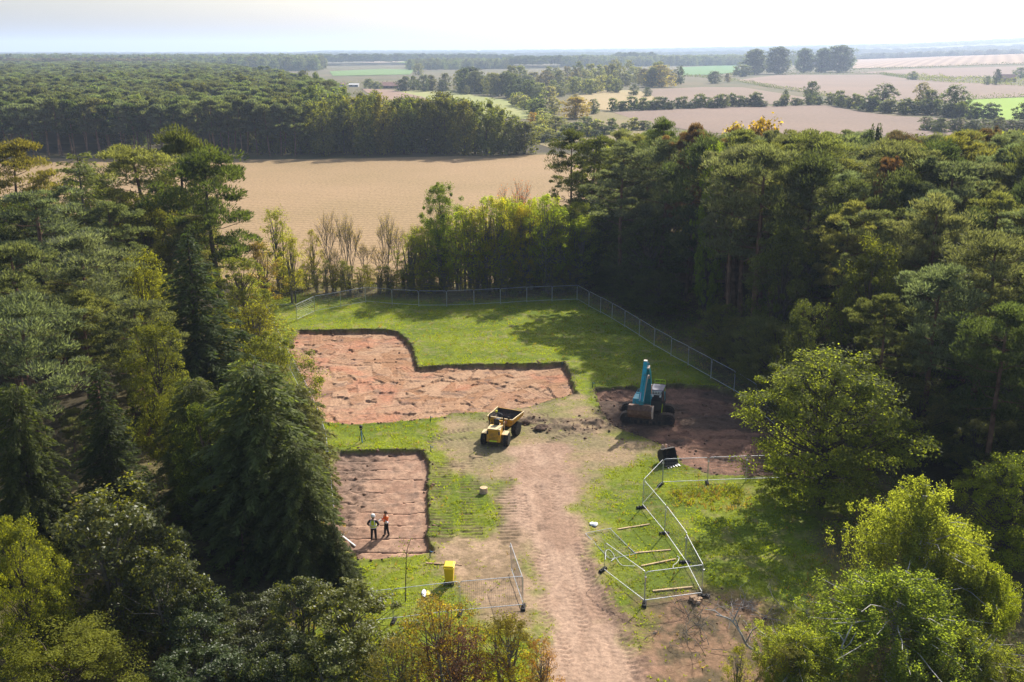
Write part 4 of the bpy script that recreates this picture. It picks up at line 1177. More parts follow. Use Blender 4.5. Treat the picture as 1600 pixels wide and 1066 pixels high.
# ------------------------------------------------------------------ countryside: single trees, hedges, far woods
def far_tree(kind, px, base, hpx, wpx, tint, label, group=None, **kw):
    p = gp(px, base); d = math.hypot(p.x, p.y)
    return plant(kind, p.x, p.y, hpx * d / F, wpx * d / F, tint, label, group, z0=p.z - 0.1, **kw)
FT = [  # hedgerow and field trees one can point to
 ('fbroad', 1267, 160, 30, 26, (0.06, 0.085, 0.035), 'upright field tree on the hedge line between two ploughed fields'),
 ('fbroad', 1378, 171, 35, 44, (0.055, 0.08, 0.035), 'round dark tree in the long hedgerow, left of the yellow topped one'),
 ('fbroad', 1440, 166, 32, 26, (0.14, 0.13, 0.04), 'yellow topped tree standing behind the long hedgerow'),
 ('fbroad', 1453, 178, 33, 36, (0.06, 0.08, 0.035), 'bushy dark tree right of the yellow topped one in the long hedgerow'),
 ('fbroad', 1491, 182, 42, 46, (0.065, 0.088, 0.038), 'largest tree of the long hedgerow, at the corner of the bright green field'),
 ('fshrub', 1523, 187, 22, 24, (0.055, 0.075, 0.035), 'round bush left of the pair in front of the bright green field'),
 ('fshrub', 1547, 188, 22, 32, (0.055, 0.075, 0.035), 'wider round bush right of the pair in front of the bright green field'),
 ('fshrub', 1598, 192, 26, 30, (0.06, 0.085, 0.035), 'bush cut by the right edge of the picture below the bright green field'),
 ('fbroad', 1117, 131, 18, 24, (0.05, 0.07, 0.035), 'dark spreading tree at the near corner of the far green field'),
 ('fbroad', 1137, 129, 13, 11, (0.10, 0.09, 0.05), 'small brownish tree right of the dark spreading tree'),
 ('fbroad', 1425, 125, 12, 17, (0.13, 0.15, 0.05), 'pale green tree at the left end of the hedge below the grey field'),
 ('fbroad', 1594, 122, 14, 22, (0.10, 0.13, 0.04), 'light round tree behind the small far house'),
 ('fbroad', 1556, 133, 21, 12, (0.035, 0.05, 0.035), 'dark upright conifer left of the small far house'),
 ('fbroad', 1542, 133, 12, 10, (0.07, 0.09, 0.04), 'small round tree left of the dark upright conifer by the far house'),
 ('fbroad', 1227, 158, 16, 11, (0.05, 0.075, 0.03), 'small pointed tree in the hedge left of the upright field tree'),
 ('fbroad', 927, 178, 22, 20, (0.065, 0.085, 0.04), 'lone dark tree at the left end of the shrubby hedge'),
 ('fbroad', 990, 149, 16, 18, (0.05, 0.07, 0.035), 'left dark bush of two on the edge of the dry meadow'),
 ('fbroad', 1011, 151, 14, 14, (0.05, 0.07, 0.035), 'right dark bush of two on the edge of the dry meadow'),
 ('fbroad', 900, 185, 32, 52, (0.26, 0.20, 0.03), 'bright yellow tree in the scrub of the valley'),
 ('fbroad', 833, 194, 18, 20, (0.25, 0.19, 0.03), 'small yellow bush left of the bright yellow tree'),
 ('fbroad', 898, 164, 16, 22, (0.20, 0.18, 0.06), 'pale yellow bush above the bright yellow tree'),
 ('fbroad', 862, 178, 26, 32, T_PALE, 'grey green willow left above the bright yellow tree'),
 ('fbroad', 918, 207, 24, 40, (0.09, 0.11, 0.06), 'dark green bush right below the bright yellow tree'),
 ('fbroad', 868, 208, 26, 44, T_PALE, 'silvery willow left below the bright yellow tree'),
 ('fbroad', 1030, 136, 32, 52, (0.21, 0.17, 0.05), 'golden crowned large tree at the far end of the scrub valley'),
 ('fbroad', 1060, 132, 26, 22, (0.05, 0.07, 0.035), 'dark green tree right of the golden crowned large tree'),
 ('fbroad', 960, 126, 30, 22, (0.13, 0.135, 0.06), 'tall pale poplar like tree at the back of the scrub valley'),
 ('fbroad', 982, 127, 30, 18, (0.12, 0.13, 0.06), 'second tall pale tree at the back of the scrub valley'),
 ('fbroad', 654, 118, 17, 20, (0.12, 0.135, 0.06), 'pale round tree beside the far green field'),
 ('fbroad', 577, 139, 15, 20, (0.12, 0.14, 0.05), 'light green tree left of the long barn'),
 ('fbroad', 590, 139, 11, 18, (0.13, 0.15, 0.05), 'smaller light green tree between the barn and its neighbour'),
 ('fbroad', 729, 148, 14, 11, (0.10, 0.11, 0.06), 'small grey green tree standing alone in front of the dark clump'),
 ('fbroad', 735, 143, 36, 46, (0.035, 0.052, 0.03), 'large dark tree clump leader right of the pale meadow'),
 ('poplar', 1178, 117, 36, 36, (0.06, 0.085, 0.04), 'leftmost of the big poplars beyond the ploughed field'),
 ('poplar', 1214, 116, 38, 40, (0.06, 0.085, 0.04), 'tallest and second of the big poplars beyond the ploughed field'),
 ('poplar', 1256, 114, 34, 30, (0.065, 0.09, 0.045), 'narrow middle one of the big poplars beyond the ploughed field'),
 ('poplar', 1284, 114, 34, 26, (0.06, 0.085, 0.042), 'fourth of the big poplars beyond the ploughed field'),
 ('poplar', 1310, 113, 37, 44, (0.058, 0.085, 0.042), 'broad rightmost one of the big poplars beyond the ploughed field'),
 ('fshrub', 1160, 120, 16, 36, (0.07, 0.09, 0.05), 'low bushy tree at the foot of the big poplars'),
]
for e in FT: far_tree(*e)
def row(pts, n, hr, wr, tints, label, group, kind='fshrub', jy=1.0, seed=0):
    r = random.Random(seed)
    for i in range(n):
        t = (i + r.uniform(.1, .9)) / n * (len(pts) - 1); k = min(int(t), len(pts) - 2); f = t - k
        px = pts[k][0] + (pts[k + 1][0] - pts[k][0]) * f; py = pts[k][1] + (pts[k + 1][1] - pts[k][1]) * f + r.uniform(-jy, jy)
        far_tree(kind if not isinstance(kind, tuple) else r.choice(kind), px, py, r.uniform(*hr), r.uniform(*wr), r.choice(tints), label + ', %s from left' % ORDW[i], group)
DKS = [(0.055, 0.075, 0.035), (0.065, 0.085, 0.04), (0.075, 0.09, 0.045)]
PLS = [T_PALE, (0.12, 0.14, 0.07), (0.10, 0.125, 0.06), (0.17, 0.175, 0.11)]
row([(955, 173), (1030, 171), (1110, 168.5), (1200, 166)], 26, (8, 22), (14, 26), DKS, 'grey green bush in the shrubby hedge across the ploughed fields', 'shrubs of the hedge across the ploughed fields', seed=1)
row([(1205, 166), (1285, 164)], 8, (8, 16), (12, 20), DKS, 'low dark bush of the short hedge below the upright field tree', 'short hedge below the upright field tree', seed=2)
row([(1296, 163), (1345, 172), (1395, 177), (1480, 182), (1515, 186)], 22, (12, 22), (16, 28), DKS, 'dark bush of the long hedgerow along the ploughed field', 'bushes of the long hedgerow', seed=3)
row([(806, 165), (830, 172), (850, 190), (850, 208), (842, 222)], 16, (14, 26), (22, 36), PLS + [(0.07, 0.09, 0.05)], 'pale willow bush in the scrubby valley bottom', 'pale willows of the valley', seed=4)
row([(800, 150), (840, 152), (880, 148), (920, 144), (970, 142)], 24, (12, 24), (16, 30), PLS, 'grey green tree in the scrub belt beyond the valley', 'grey green trees of the scrub belt', kind=('fshrub', 'fbroad'), jy=4, seed=5)
row([(790, 138), (850, 134), (920, 132), (1000, 132), (1045, 134)], 30, (16, 34), (18, 30), [(0.10, 0.115, 0.06), (0.11, 0.10, 0.06), (0.085, 0.10, 0.055), T_PALE], 'tall hazy tree at the back of the scrub belt', 'tall trees at the back of the scrub belt', kind='fbroad', jy=4, seed=6)
row([(715, 146), (760, 148), (800, 152), (830, 160)], 16, (22, 40), (22, 36), [(0.04, 0.06, 0.03), (0.06, 0.08, 0.04), (0.10, 0.11, 0.06)], 'dark tree of the clump right of the pale meadow', 'dark clump right of the pale meadow', kind='fbroad', jy=2, seed=7)
row([(624, 142), (650, 142), (675, 143), (700, 144)], 9, (16, 28), (15, 24), [(0.06, 0.08, 0.035), (0.09, 0.11, 0.04), (0.075, 0.08, 0.035)], 'tree of the clump beside the long barn', 'trees beside the long barn', kind='fbroad', jy=1, seed=8)
row([(845, 224), (880, 216), (920, 214), (960, 205), (1010, 206)], 14, (10, 24), (20, 34), [(0.08, 0.10, 0.05), (0.06, 0.08, 0.035), T_PALE], 'scrubby bush between the stubble field and the right wood', 'scrub beyond the right end of the stubble field', jy=3, seed=9)
row([(1440, 203), (1520, 205), (1600, 206)], 12, (14, 22), (22, 34), [(0.09, 0.11, 0.03), (0.07, 0.09, 0.035)], 'bright topped tree behind the right wood by the ploughed field', 'trees on the back edge of the right wood', kind='fbroad', jy=3, seed=10)

def hedge(px_pts, h, w, label, tint=(0.06, 0.08, 0.04), ls=0.8, dens=5.0, seed=0):
    r = np.random.default_rng(seed)
    P = [gp(*q) for q in px_pts]
    pts = []; trunkmb = MB()
    for a, b in zip(P[:-1], P[1:]):
        Ls = (b - a).length; n = int(Ls * dens)
        t = r.random(n); th = r.random(n) * math.pi; rr = r.random(n) ** .4
        d = (b - a).normalized(); s = Vector((-d.y, d.x, 0))
        base = np.array(a)[None] + (np.array(b) - np.array(a))[None] * t[:, None]
        hh = h * (0.75 + 0.5 * vnoise(t * Ls / 6.0, t * 0, seed))
        base += np.array(s)[None] * (np.cos(th) * w / 2 * rr)[:, None]; base[:, 2] += np.abs(np.sin(th)) * rr * hh
        pts.append(base)
    P_ = np.concatenate(pts); n = len(P_)
    o0 = P_.mean(0); o0[2] = P[0].z
    me = crown_mesh('hedge', P_ - o0, rsph(n, r), unit(rsph(n, r) + np.array([0, 0, .7])), ls, ls * .7, r)
    o = link_mesh('hedge', me, None, 'leaves'); o.location = o0; o.color = (*tint, 1)
    tag(o, label, 'hedge')
hedge([(1195, 135.5), (1240, 142), (1299, 152)], 3.0, 3.0, 'dark clipped hedge running down to the upright field tree', seed=1)
hedge([(1212, 117), (1300, 116), (1375, 116), (1418, 123)], 3.5, 3.5, 'long thin hedge along the top of the ploughed field below the poplars', ls=1.1, dens=4, seed=2)
hedge([(1332, 110), (1420, 107.5), (1530, 103), (1630, 100.5)], 4, 4, 'dark hedge along the foot of the striped field', ls=1.3, dens=4, seed=3)
hedge([(1420, 124.5), (1480, 129), (1550, 132), (1630, 136)], 7, 6, 'thick pale green hedge below the grey field towards the far house', (0.10, 0.12, 0.05), ls=1.2, dens=9, seed=4)
hedge([(1510, 157), (1570, 154), (1630, 151)], 3.5, 3, 'dark hedge along the upper side of the bright green field', seed=5)
hedge([(1068, 119.5), (1090, 121), (1115, 123)], 3.5, 3, 'short dark hedge below the far green field', ls=1.0, seed=6)
hedge([(1140, 127), (1170, 131), (1202, 137)], 3, 3, 'dark hedge at the left corner of the upper ploughed field', seed=7)
hedge([(1380, 117.5), (1470, 123), (1500, 123), (1630, 121)], 3, 3, 'thin hedge across the grey field', ls=1.1, dens=4, seed=8)
hedge([(500, 134), (560, 133), (620, 134)], 4, 6, 'rough dark hedge behind the farm buildings', (0.08, 0.085, 0.05), ls=1.0, seed=9)
hedge([(700, 143.5), (760, 148)], 2, 3, 'low hedge along the top of the pale meadow', seed=10)

# woods nobody could count
def scatter(name, pts, scl, protos, mat, label=None):
    V = np.array(pts, np.float32)
    me = bpy.data.meshes.new(name)
    me.vertices.add(len(V)); me.vertices.foreach_set('co', V.ravel())
    a = me.attributes.new('scl', 'FLOAT_VECTOR', 'POINT'); a.data.foreach_set('vector', np.asarray(scl, np.float32).ravel())
    o = bpy.data.objects.new(name, me); COL.objects.link(o); o['kind'] = 'stuff'
    if label: o['label'] = label
    ng = bpy.data.node_groups.new(name, 'GeometryNodeTree')
    ng.interface.new_socket('Geometry', in_out='INPUT', socket_type='NodeSocketGeometry')
    ng.interface.new_socket('Geometry', in_out='OUTPUT', socket_type='NodeSocketGeometry')
    gi = ng.nodes.new('NodeGroupInput'); go = ng.nodes.new('NodeGroupOutput')
    iop = ng.nodes.new('GeometryNodeInstanceOnPoints')
    join = ng.nodes.new('GeometryNodeJoinGeometry')
    for po in protos:
        oi = ng.nodes.new('GeometryNodeObjectInfo'); oi.transform_space = 'ORIGINAL'; oi.inputs['Object'].default_value = po
        g2 = ng.nodes.new('GeometryNodeGeometryToInstance')
        ng.links.new(oi.outputs['Geometry'], g2.inputs[0]); ng.links.new(g2.outputs[0], join.inputs[0])
    ng.links.new(gi.outputs[0], iop.inputs['Points']); ng.links.new(join.outputs[0], iop.inputs['Instance'])
    iop.inputs['Pick Instance'].default_value = True
    rv = ng.nodes.new('FunctionNodeRandomValue'); rv.data_type = 'INT'
    for s_ in rv.inputs:
        if s_.enabled and s_.name == 'Max' : s_.default_value = len(protos) - 1
        if s_.enabled and s_.name == 'Min' : s_.default_value = 0
    ng.links.new([q for q in rv.outputs if q.enabled][0], iop.inputs['Instance Index'])
    rr = ng.nodes.new('FunctionNodeRandomValue'); rr.data_type = 'FLOAT_VECTOR'
    for s_ in rr.inputs:
        if s_.enabled and s_.name == 'Max': s_.default_value = (0, 0, 6.283)
        if s_.enabled and s_.name == 'Min': s_.default_value = (0, 0, 0)
    ng.links.new([q for q in rr.outputs if q.enabled][0], iop.inputs['Rotation'])
    na = ng.nodes.new('GeometryNodeInputNamedAttribute'); na.data_type = 'FLOAT_VECTOR'; na.inputs['Name'].default_value = 'scl'
    ng.links.new([q for q in na.outputs if q.enabled][0], iop.inputs['Scale'])
    sm = ng.nodes.new('GeometryNodeSetMaterial'); sm.inputs['Material'].default_value = MATS[mat]
    ng.links.new(iop.outputs[0], sm.inputs['Geometry']); ng.links.new(sm.outputs[0], go.inputs[0])
    md = o.modifiers.new('scatter', 'NODES'); md.node_group = ng
    return o
crowns = {}
for o in bpy.data.objects:
    if o.name.startswith('crown') and o.data: crowns.setdefault(o.data.name, o)
def pc(kind): return [crowns[d['crown'].name] for d in PROTO[kind]]
def wood(name, px_poly, sp, h, w, protos, mat, seed, grow=0.0, label=None, zoff=0.0, world=None):
    P = np.array(world) if world is not None else gpp(px_poly)
    X, Y = jgrid(P, sp, seed)
    gap = (vnoise(X / 28, Y / 28, seed) > 0.14); X, Y = X[gap], Y[gap]
    r = np.random.default_rng(seed)
    d = np.hypot(X, Y)
    if grow:                                     # thin out with distance, clumps get wider
        keep = r.random(len(X)) < np.clip(grow / d, 0.0, 1) ** 1.2
        X, Y, d = X[keep], Y[keep], d[keep]
        wid = np.clip(d / grow, 1, 4) ** 0.6
    else: wid = np.ones(len(X))
    Z = terrain(X, Y) + zoff
    H = h * r.uniform(.74, 1.12, len(X)) * (0.84 + 0.34 * fbm(X / 60, Y / 60, seed + 3, 3))
    W = w * r.uniform(.65, 1.45, len(X)) * wid
    d0 = PROTO[protos][0]
    scl = np.stack([W / d0['W'], W / d0['W'], H / d0['H']], 1)
    return scatter(name, np.stack([X, Y, Z], 1), scl, pc(protos), MATS and mat, label)
wood('pine_forest', None, 5.6, 14.5, 7.2, 'fpine', 'far_pine', 1, grow=600, label='large pine forest stretching back from the stubble field to the horizon on the left',
     world=[(-420, 312), (-100, 302), (-73, 303), (-62, 330), (-72, 420), (-105, 560), (-190, 800), (-330, 1150), (-480, 1500), (-1100, 1500), (-560, 700)])
wood('mixed_wood', None, 21, 16.5, 9, 'fbroad', 'far_broadleaf', 41, grow=700, label='scattered broadleaf crowns among the pines of the large forest',
     world=[(-420, 318), (-90, 310), (-70, 330), (-72, 420), (-105, 560), (-190, 800), (-330, 1150), (-480, 1500), (-1100, 1500), (-560, 700)])
wood('beech_wood', None, 8, 17, 11, 'fbroad', 'far_broadleaf', 2, label='broadleaf trees between the pine forest and the row across the stubble field',
     world=[(-75, 306), (-20, 300), (-10, 312), (-40, 330), (-80, 345)])
wood('distant_wood', [(-150, 108), (330, 110), (420, 112), (505, 111), (505, 104), (300, 100), (-150, 100)], 15, 21, 15, 'fbroad', 'far_broadleaf', 3, grow=2200, label='hazy broadleaf wood behind the large pine forest')
wood('distant_wood', [(300, 104), (520, 103), (800, 100), (800, 97.5), (520, 99), (300, 100)], 17, 20, 17, 'fpine', 'far_dark', 4, label='dark strip of pines beyond the far green field')
wood('distant_wood', [(640, 110), (800, 108), (800, 103.5), (700, 104), (640, 106)], 14, 16, 13, 'fbroad', 'far_broadleaf', 5, label='hazy trees behind the pale round tree')
wood('distant_wood', [(790, 108), (885, 106), (890, 102), (790, 102)], 13, 18, 13, 'fpine', 'far_dark', 6, label='dark pine belt left of the scrub valley')
wood('distant_wood', [(880, 105), (1160, 103), (1330, 98), (1330, 95), (1100, 97.5), (880, 101)], 18, 19, 18, 'fbroad', 'far_broadleaf', 7, label='pale hazy wood strip beyond the far fields')
wood('distant_wood', [(960, 101.5), (1020, 101), (1025, 99), (960, 99.5)], 14, 24, 15, 'fpine', 'far_dark', 8, label='dark pine clump in the pale hazy wood strip')
def belt(name, px0, px1, dist, depth, sp, h, w, protos, mat, seed, label):
    """a band of wood across the hills at a given distance"""
    r = np.random.default_rng(seed)
    P = []
    for px in (px0, px1): P.append((px - 800) / F)
    x0, x1 = P[0] * dist, P[1] * dist
    n = int((x1 - x0) / sp * depth / sp)
    X = r.uniform(x0, x1, n); Y = dist + r.uniform(0, depth, n)
    X = X * Y / dist
    keep = vnoise(X / 260, Y / 260, seed) > 0.22
    X, Y = X[keep], Y[keep]
    Z = terrain(X, Y)
    H = h * r.uniform(.8, 1.15, len(X)); W = w * r.uniform(.8, 1.25, len(X))
    d0 = PROTO[protos][0]
    scatter(name, np.stack([X, Y, Z - 1], 1), np.stack([W / d0['W'], W / d0['W'], H / d0['H']], 1), pc(protos), mat, label)
belt('distant_wood', -100, 1700, 3000, 420, 30, 17, 30, 'fbroad', 'far_dark', 11, 'first hazy belt of woodland below the horizon')
belt('distant_wood', -100, 1700, 4300, 600, 44, 18, 44, 'fpine', 'far_dark', 12, 'second hazy belt of woodland below the horizon')
belt('distant_wood', -100, 1700, 6000, 800, 62, 18, 64, 'fbroad', 'far_dark', 13, 'third blue belt of woodland below the horizon')
belt('distant_wood', -150, 1750, 8100, 900, 70, 20, 80, 'fbroad', 'far_dark', 14, 'farthest blue woodland along the horizon')
wood('brown_wood', [(-150, 113), (260, 115), (270, 110), (-150, 108.5)], 9, 17, 9, 'fpine', 'far_brown', 15, grow=1500, label='brownish patch of bare larches at the back of the large pine forest')

# farm buildings and far house
def building(name, px, base, wpx, hpx, depth, wallm, roofm, label, roof_h=0.5, windows=0):
    p = gp(px, base); d = math.hypot(p.x, p.y); w = wpx * d / F; h = hpx * d / F
    t = thing(name, label, 'building', (p.x, p.y + depth / 2, p.z), 0.06)
    e = h * (1 - roof_h)
    MB().box((0, 0, e / 2), (w, depth, e)).build('wall', wallm, t)
    q = depth / 2 + .4
    rf = MB().add([(-w / 2 - .3, -q, e - .1), (w / 2 + .3, -q, e - .1), (w / 2 + .3, q, e - .1), (-w / 2 - .3, q, e - .1), (-w / 2 - .3, 0, h), (w / 2 + .3, 0, h)],
                  [(0, 1, 5, 4), (2, 3, 4, 5), (0, 4, 3), (1, 2, 5), (3, 2, 1, 0)]).build('roof', roofm, t)
    for i in range(windows):
        x = -w / 2 + (i + .5) * w / windows
        MB().box((x, -depth / 2 - .03, e * .5), (w / windows * .4, .12, e * .45)).build('window', 'cab_glass', t)
    return t
building('barn', 607, 138.5, 27, 9, 14, 'barn_wall', 'barn_roof', 'long low brown barn by the clump of trees beyond the pale meadow', 0.55, 4)
building('shed', 552, 136, 14, 5, 9, 'white_wall', 'white_wall', 'small white farm shed at the end of the pine forest', 0.35, 2)
building('barn', 532, 134.5, 12, 4.5, 9, 'white_wall', 'barn_roof', 'far pale barn with dark roof behind the pine forest edge', 0.5, 2)
building('house', 1577, 128.5, 19, 10, 10, 'house_wall', 'barn_roof', 'small red brick house between trees on the far right', 0.5, 3)
pm = at(1308, 66, 6000)
mz = float(terrain(pm.x, pm.y))
mast = thing('radio_mast', 'thin radio mast on the horizon right of the poplars', 'mast', (pm.x, pm.y, mz))
MB().tube([(0, 0, 0), (0, 0, (pm.z - mz) * .75)], [1.3, .8], 6).build('pole', 'galvanised', mast)
MB().tube([(0, 0, (pm.z - mz) * .75), (0, 0, pm.z - mz)], [.7, .4], 6).build('antenna', 'galvanised', mast)

# ------------------------------------------------------------------ ground cover
r = np.random.default_rng(77)
gq = grassy.reshape(ny, nx); wm = wM.reshape(ny, nx)
def cover(name, n, mat, wfun, hr, wr, blades, lean=0.55, label=None):
    X = r.uniform(GX0 + .5, GX1 - .5, n); Y = GY0 + .5 + (GY1 - GY0 - 1) * r.random(n) ** 1.25
    i = ((X - GX0) / (gx[1] - gx[0])).astype(int); j = ((Y - GY0) / (gy[1] - gy[0])).astype(int)
    p = wfun(i, j, X, Y)
    k = r.random(n) < p
    X, Y, i, j, p = X[k], Y[k], i[k], j[k], p[k]
    m = len(X)
    cl = fbm(X * 1.1, Y * 1.1, 202, 3)
    hs = (hr[0] + (hr[1] - hr[0]) * np.clip(sstep(.3, .75, cl) * .8 + r.random(m) * .4, 0, 1))
    P = np.repeat(np.stack([X, Y, Zg[j, i]], 1), blades, 0)
    M = m * blades
    P += np.concatenate([r.normal(size=(M, 2)) * 0.05, np.zeros((M, 1))], 1)
    H = np.repeat(hs, blades) * r.uniform(.7, 1.2, M)
    D = unit(np.concatenate([r.normal(size=(M, 2)) * lean, np.ones((M, 1))], 1))
    th = r.random(M) * 6.28
    S = np.stack([np.cos(th), np.sin(th), np.zeros(M)], 1)
    W = r.uniform(wr[0], wr[1], M)[:, None]
    a = P - S * W / 2 - np.array([0, 0, .02]); b = P + S * W / 2 - np.array([0, 0, .02]); c = P + D * H[:, None]
    V = np.stack([a, b, c], 1).reshape(-1, 3)
    tv = np.repeat(np.clip(np.repeat(fbm(X * .5, Y * .5, 203, 3) - .1, blades) + (r.random(M) - .5) * .5, 0, 1), 3)
    o = link_mesh(name, fast_mesh(name, V, np.arange(len(V)).reshape(-1, 3), rnd=tv), None, mat)
    tag(o, label, None, None, 'stuff')
cover('grass', 210000, 'grass_blades', lambda i, j, X, Y: gq[j, i] * (1 - wm[j, i] * .6) * (0.25 + 0.75 * sstep(.35, .6, fbm(X * .8, Y * .8, 205, 3))), (0.05, 0.15), (0.05, 0.10), 3, 0.7, 'short bright lawn grass round the dug areas')
SC = gpp([(1040, 765), (1110, 755), (1170, 765), (1180, 800), (1120, 800), (1060, 792)])
cover('dry_grass', 60000, 'dry_grass', lambda i, j, X, Y: np.clip(0.05 * gq[j, i] + 0.9 * (poly_sdf(X, Y, SC) > 0) + 0.25 * (poly_sdf(X, Y, MARG) < 0.6) * (poly_sdf(X, Y, MARG) > -2.5), 0, 1), (0.10, 0.42), (0.04, 0.09), 3, 0.6, 'straw coloured rough grass by the fences')
# brambles and low growth along the wood edge
def clumps(name, pts, mat, rad, hh, per, ls, label):
    P = []; D = []; tv = []
    for (x, y) in pts:
        k = per; rr = rad * r.uniform(.6, 1.3); h1 = hh * r.uniform(.6, 1.3)
        d = rsph(k, r); d[:, 2] = np.abs(d[:, 2])
        q = d * (r.random(k) ** .4)[:, None] * np.array([rr, rr, h1]); q[:, 2] += ground_z(x, y); q[:, 0] += x; q[:, 1] += y
        P.append(q); D.append(d); tv.append(np.clip(r.random() * .5 + r.random(k) * .6, 0, 1))
    P = np.concatenate(P); D = np.concatenate(D); n = len(P)
    me = crown_mesh(name, P, unit(rsph(n, r)), unit(D + rsph(n, r) * .6 + np.array([0, 0, .5])), ls * r.uniform(.7, 1.3, n), ls * .6, r, np.concatenate(tv))
    o = link_mesh(name, me, None, mat); tag(o, label, None, None, 'stuff')
pts = []
Xc, Yc = jgrid([(-27, 38), (29, 38), (29, 125), (-27, 125)], 1.7, 31)
sc_m = poly_sdf(Xc, Yc, MARG)
for x, y, s in zip(Xc, Yc, sc_m):
    pr = 0.75 if -7 < s < -0.8 else (0.65 if s < -7 else 0)
    xr = (x / y) * F + 800
    if 300 < xr < 1150 and y < 50: pr *= 0.35
    if x > 3 and y < 58: pr *= 0.25
    if y > 112: pr *= .6
    if random.random() < pr: pts.append((x, y))
clumps('undergrowth', pts, 'bramble', 0.95, 0.75, 110, 0.16, 'bramble and weed undergrowth along the wood edges')
pts = [tuple(gp(random.uniform(1045, 1160), random.uniform(762, 790)))[:2] for _ in range(22)]
clumps('weeds', pts, 'grass_blades', 0.5, 0.5, 80, 0.12, 'tall nettles and weeds inside the right fence')
# loose clods of turned soil
def clods(name, n, wfun, sz, mat, label):
    X = r.uniform(GX0 + .5, GX1 - .5, n); Y = GY0 + .5 + (GY1 - GY0 - 1) * r.random(n) ** 1.25
    i = ((X - GX0) / (gx[1] - gx[0])).astype(int); j = ((Y - GY0) / (gy[1] - gy[0])).astype(int)
    k = r.random(n) < wfun(i, j, X, Y); X, Y, i, j = X[k], Y[k], i[k], j[k]; m = len(X)
    base = np.array([(0, 0, 1), (1, 0, .1), (0, 1, -.1), (-1, 0, .1), (0, -1, 0), (0, 0, -1)], float)
    fc = np.array([(0, 1, 2), (0, 2, 3), (0, 3, 4), (0, 4, 1), (5, 2, 1), (5, 3, 2), (5, 4, 3), (5, 1, 4)])
    V = base[None] * r.uniform(.6, 1.3, (m, 6, 1)) + r.normal(size=(m, 6, 3)) * .2
    S = sz[0] + (sz[1] - sz[0]) * r.random(m) ** 3
    V = V * S[:, None, None] * np.array([1, 1, .7]) + np.stack([X, Y, Zg[j, i] + S * .25], 1)[:, None]
    Fc = (fc[None] + (np.arange(m) * 6)[:, None, None]).reshape(-1, 3)
    o = link_mesh(name, fast_mesh(name, V.reshape(-1, 3), Fc), None, mat); tag(o, label, None, None, 'stuff')
S1, S2, S3, SR, DCH = (q.reshape(ny, nx) for q in (s1, s2, s3, sR, np.exp(-(line_dist(fx, fy, CH)[0] / 1.7) ** 2)))
LOO = (loose * w2).reshape(ny, nx)
def cw(i, j, X, Y):
    e = np.minimum.reduce([np.abs(S1[j, i]), np.abs(S2[j, i]), np.abs(S3[j, i])])
    return np.clip(0.40 * np.exp(-(e / 0.35) ** 2) + 0.5 * DCH[j, i] + 0.10 * LOO[j, i] + 0.008 * (S1[j, i] > 0) + 0.06 * (S3[j, i] > 0) + 0.035 * (SR[j, i] > 0), 0, 1)
simple_mat('clod_soil', (0.20, 0.125, 0.085), 0.95, 0, 0.1, 0.45, 1.5)
clods('soil_clods', 90000, cw, (0.03, 0.17), 'clod_soil', 'loose clods of turned soil along the cut edges')
# ------------------------------------------------------------------ mesh fence panels
def frame_path(rc=0.22, h=2.0, w=1.0):
    pts = [(0, 0, 0.1)]
    return pts
FR = {}
def panel_meshes(Lw):
    key = round(Lw, 1)
    if key in FR: return FR[key]
    w, h, rc = key, 1.95, 0.16
    mb = MB()
    arc = lambda cx, cz, a0, a1: [(cx + rc * math.cos(a0 + (a1 - a0) * i / 4), 0, cz + rc * math.sin(a0 + (a1 - a0) * i / 4)) for i in range(5)]
    path = [(0.03, 0, 0.0)] + arc(0.03 + rc, h - rc, math.pi, math.pi / 2) + arc(w - 0.03 - rc, h - rc, math.pi / 2, 0) + [(w - 0.03, 0, 0.0)]
    mb.tube(path, 0.019, 6)
    mb.tube([(0.03, 0, 0.16), (w - 0.03, 0, 0.16)], 0.022, 6)
    fr = mb.mesh('frame'); fr.materials.append(MATS['galvanised'])
    wb = MB()
    def wire(a, b, r=0.0036):
        wb.tube([a, b], r, 3, cap=False)
    n = int(w / 0.11)
    for i in range(1, n): wire((w * i / n, 0.004, 0.16), (w * i / n, 0.004, h))
    for zz in np.linspace(0.30, h - 0.1, 8): wire((0.03, -0.004, zz), (w - 0.03, -0.004, zz))
    wi_ = wb.mesh('wire_mesh'); wi_.materials.append(MATS['wire'])
    FR[key] = (key, fr, wi_)
    return FR[key]
def fence_panel(a, b, label, group, lean=0.0, clip=True):
    a = Vector(gz(a)); b = Vector(gz(b)); d = b - a; L = math.hypot(d.x, d.y)
    key, fr, wi_ = panel_meshes(L)
    t = thing('mesh_fence', label, 'fence panel', a + Vector((0, 0, .08)), math.atan2(d.y, d.x), group)
    t.rotation_euler[0] = lean
    t.scale = (L / key, 1, 1)
    for nm, me in (('frame', fr), ('wire_mesh', wi_)):
        o = bpy.data.objects.new(nm, me); COL.objects.link(o); o.parent = t
    if clip:
        o = MB().box((0.0, 0, 1.62), (0.11, 0.07, 0.06)).build('clamp', 'galvanised', t)
    return t
foot_n = 0
def fence_foot(p, rz, label):
    q = gz(p)
    t = thing('ballast_block', label, 'fence foot', q, rz)
    MB().hexa([(-.36, -.12, 0), (.36, -.12, 0), (.36, .12, 0), (-.36, .12, 0)], [(-.31, -.09, .14), (.31, -.09, .14), (.31, .09, .14), (-.31, .09, .14)]).build('block', 'black_rubber', t, 0.015)
    MB().tube([(-.12, 0, .13), (-.12, 0, .20)], 0.035, 6).tube([(.12, 0, .13), (.12, 0, .20)], 0.035, 6).build('socket', 'black_rubber', t)
    return t
ORD = ['first', 'second', 'third', 'fourth', 'fifth', 'sixth', 'seventh', 'eighth', 'ninth', 'tenth', 'eleventh', 'twelfth', 'thirteenth', 'fourteenth']
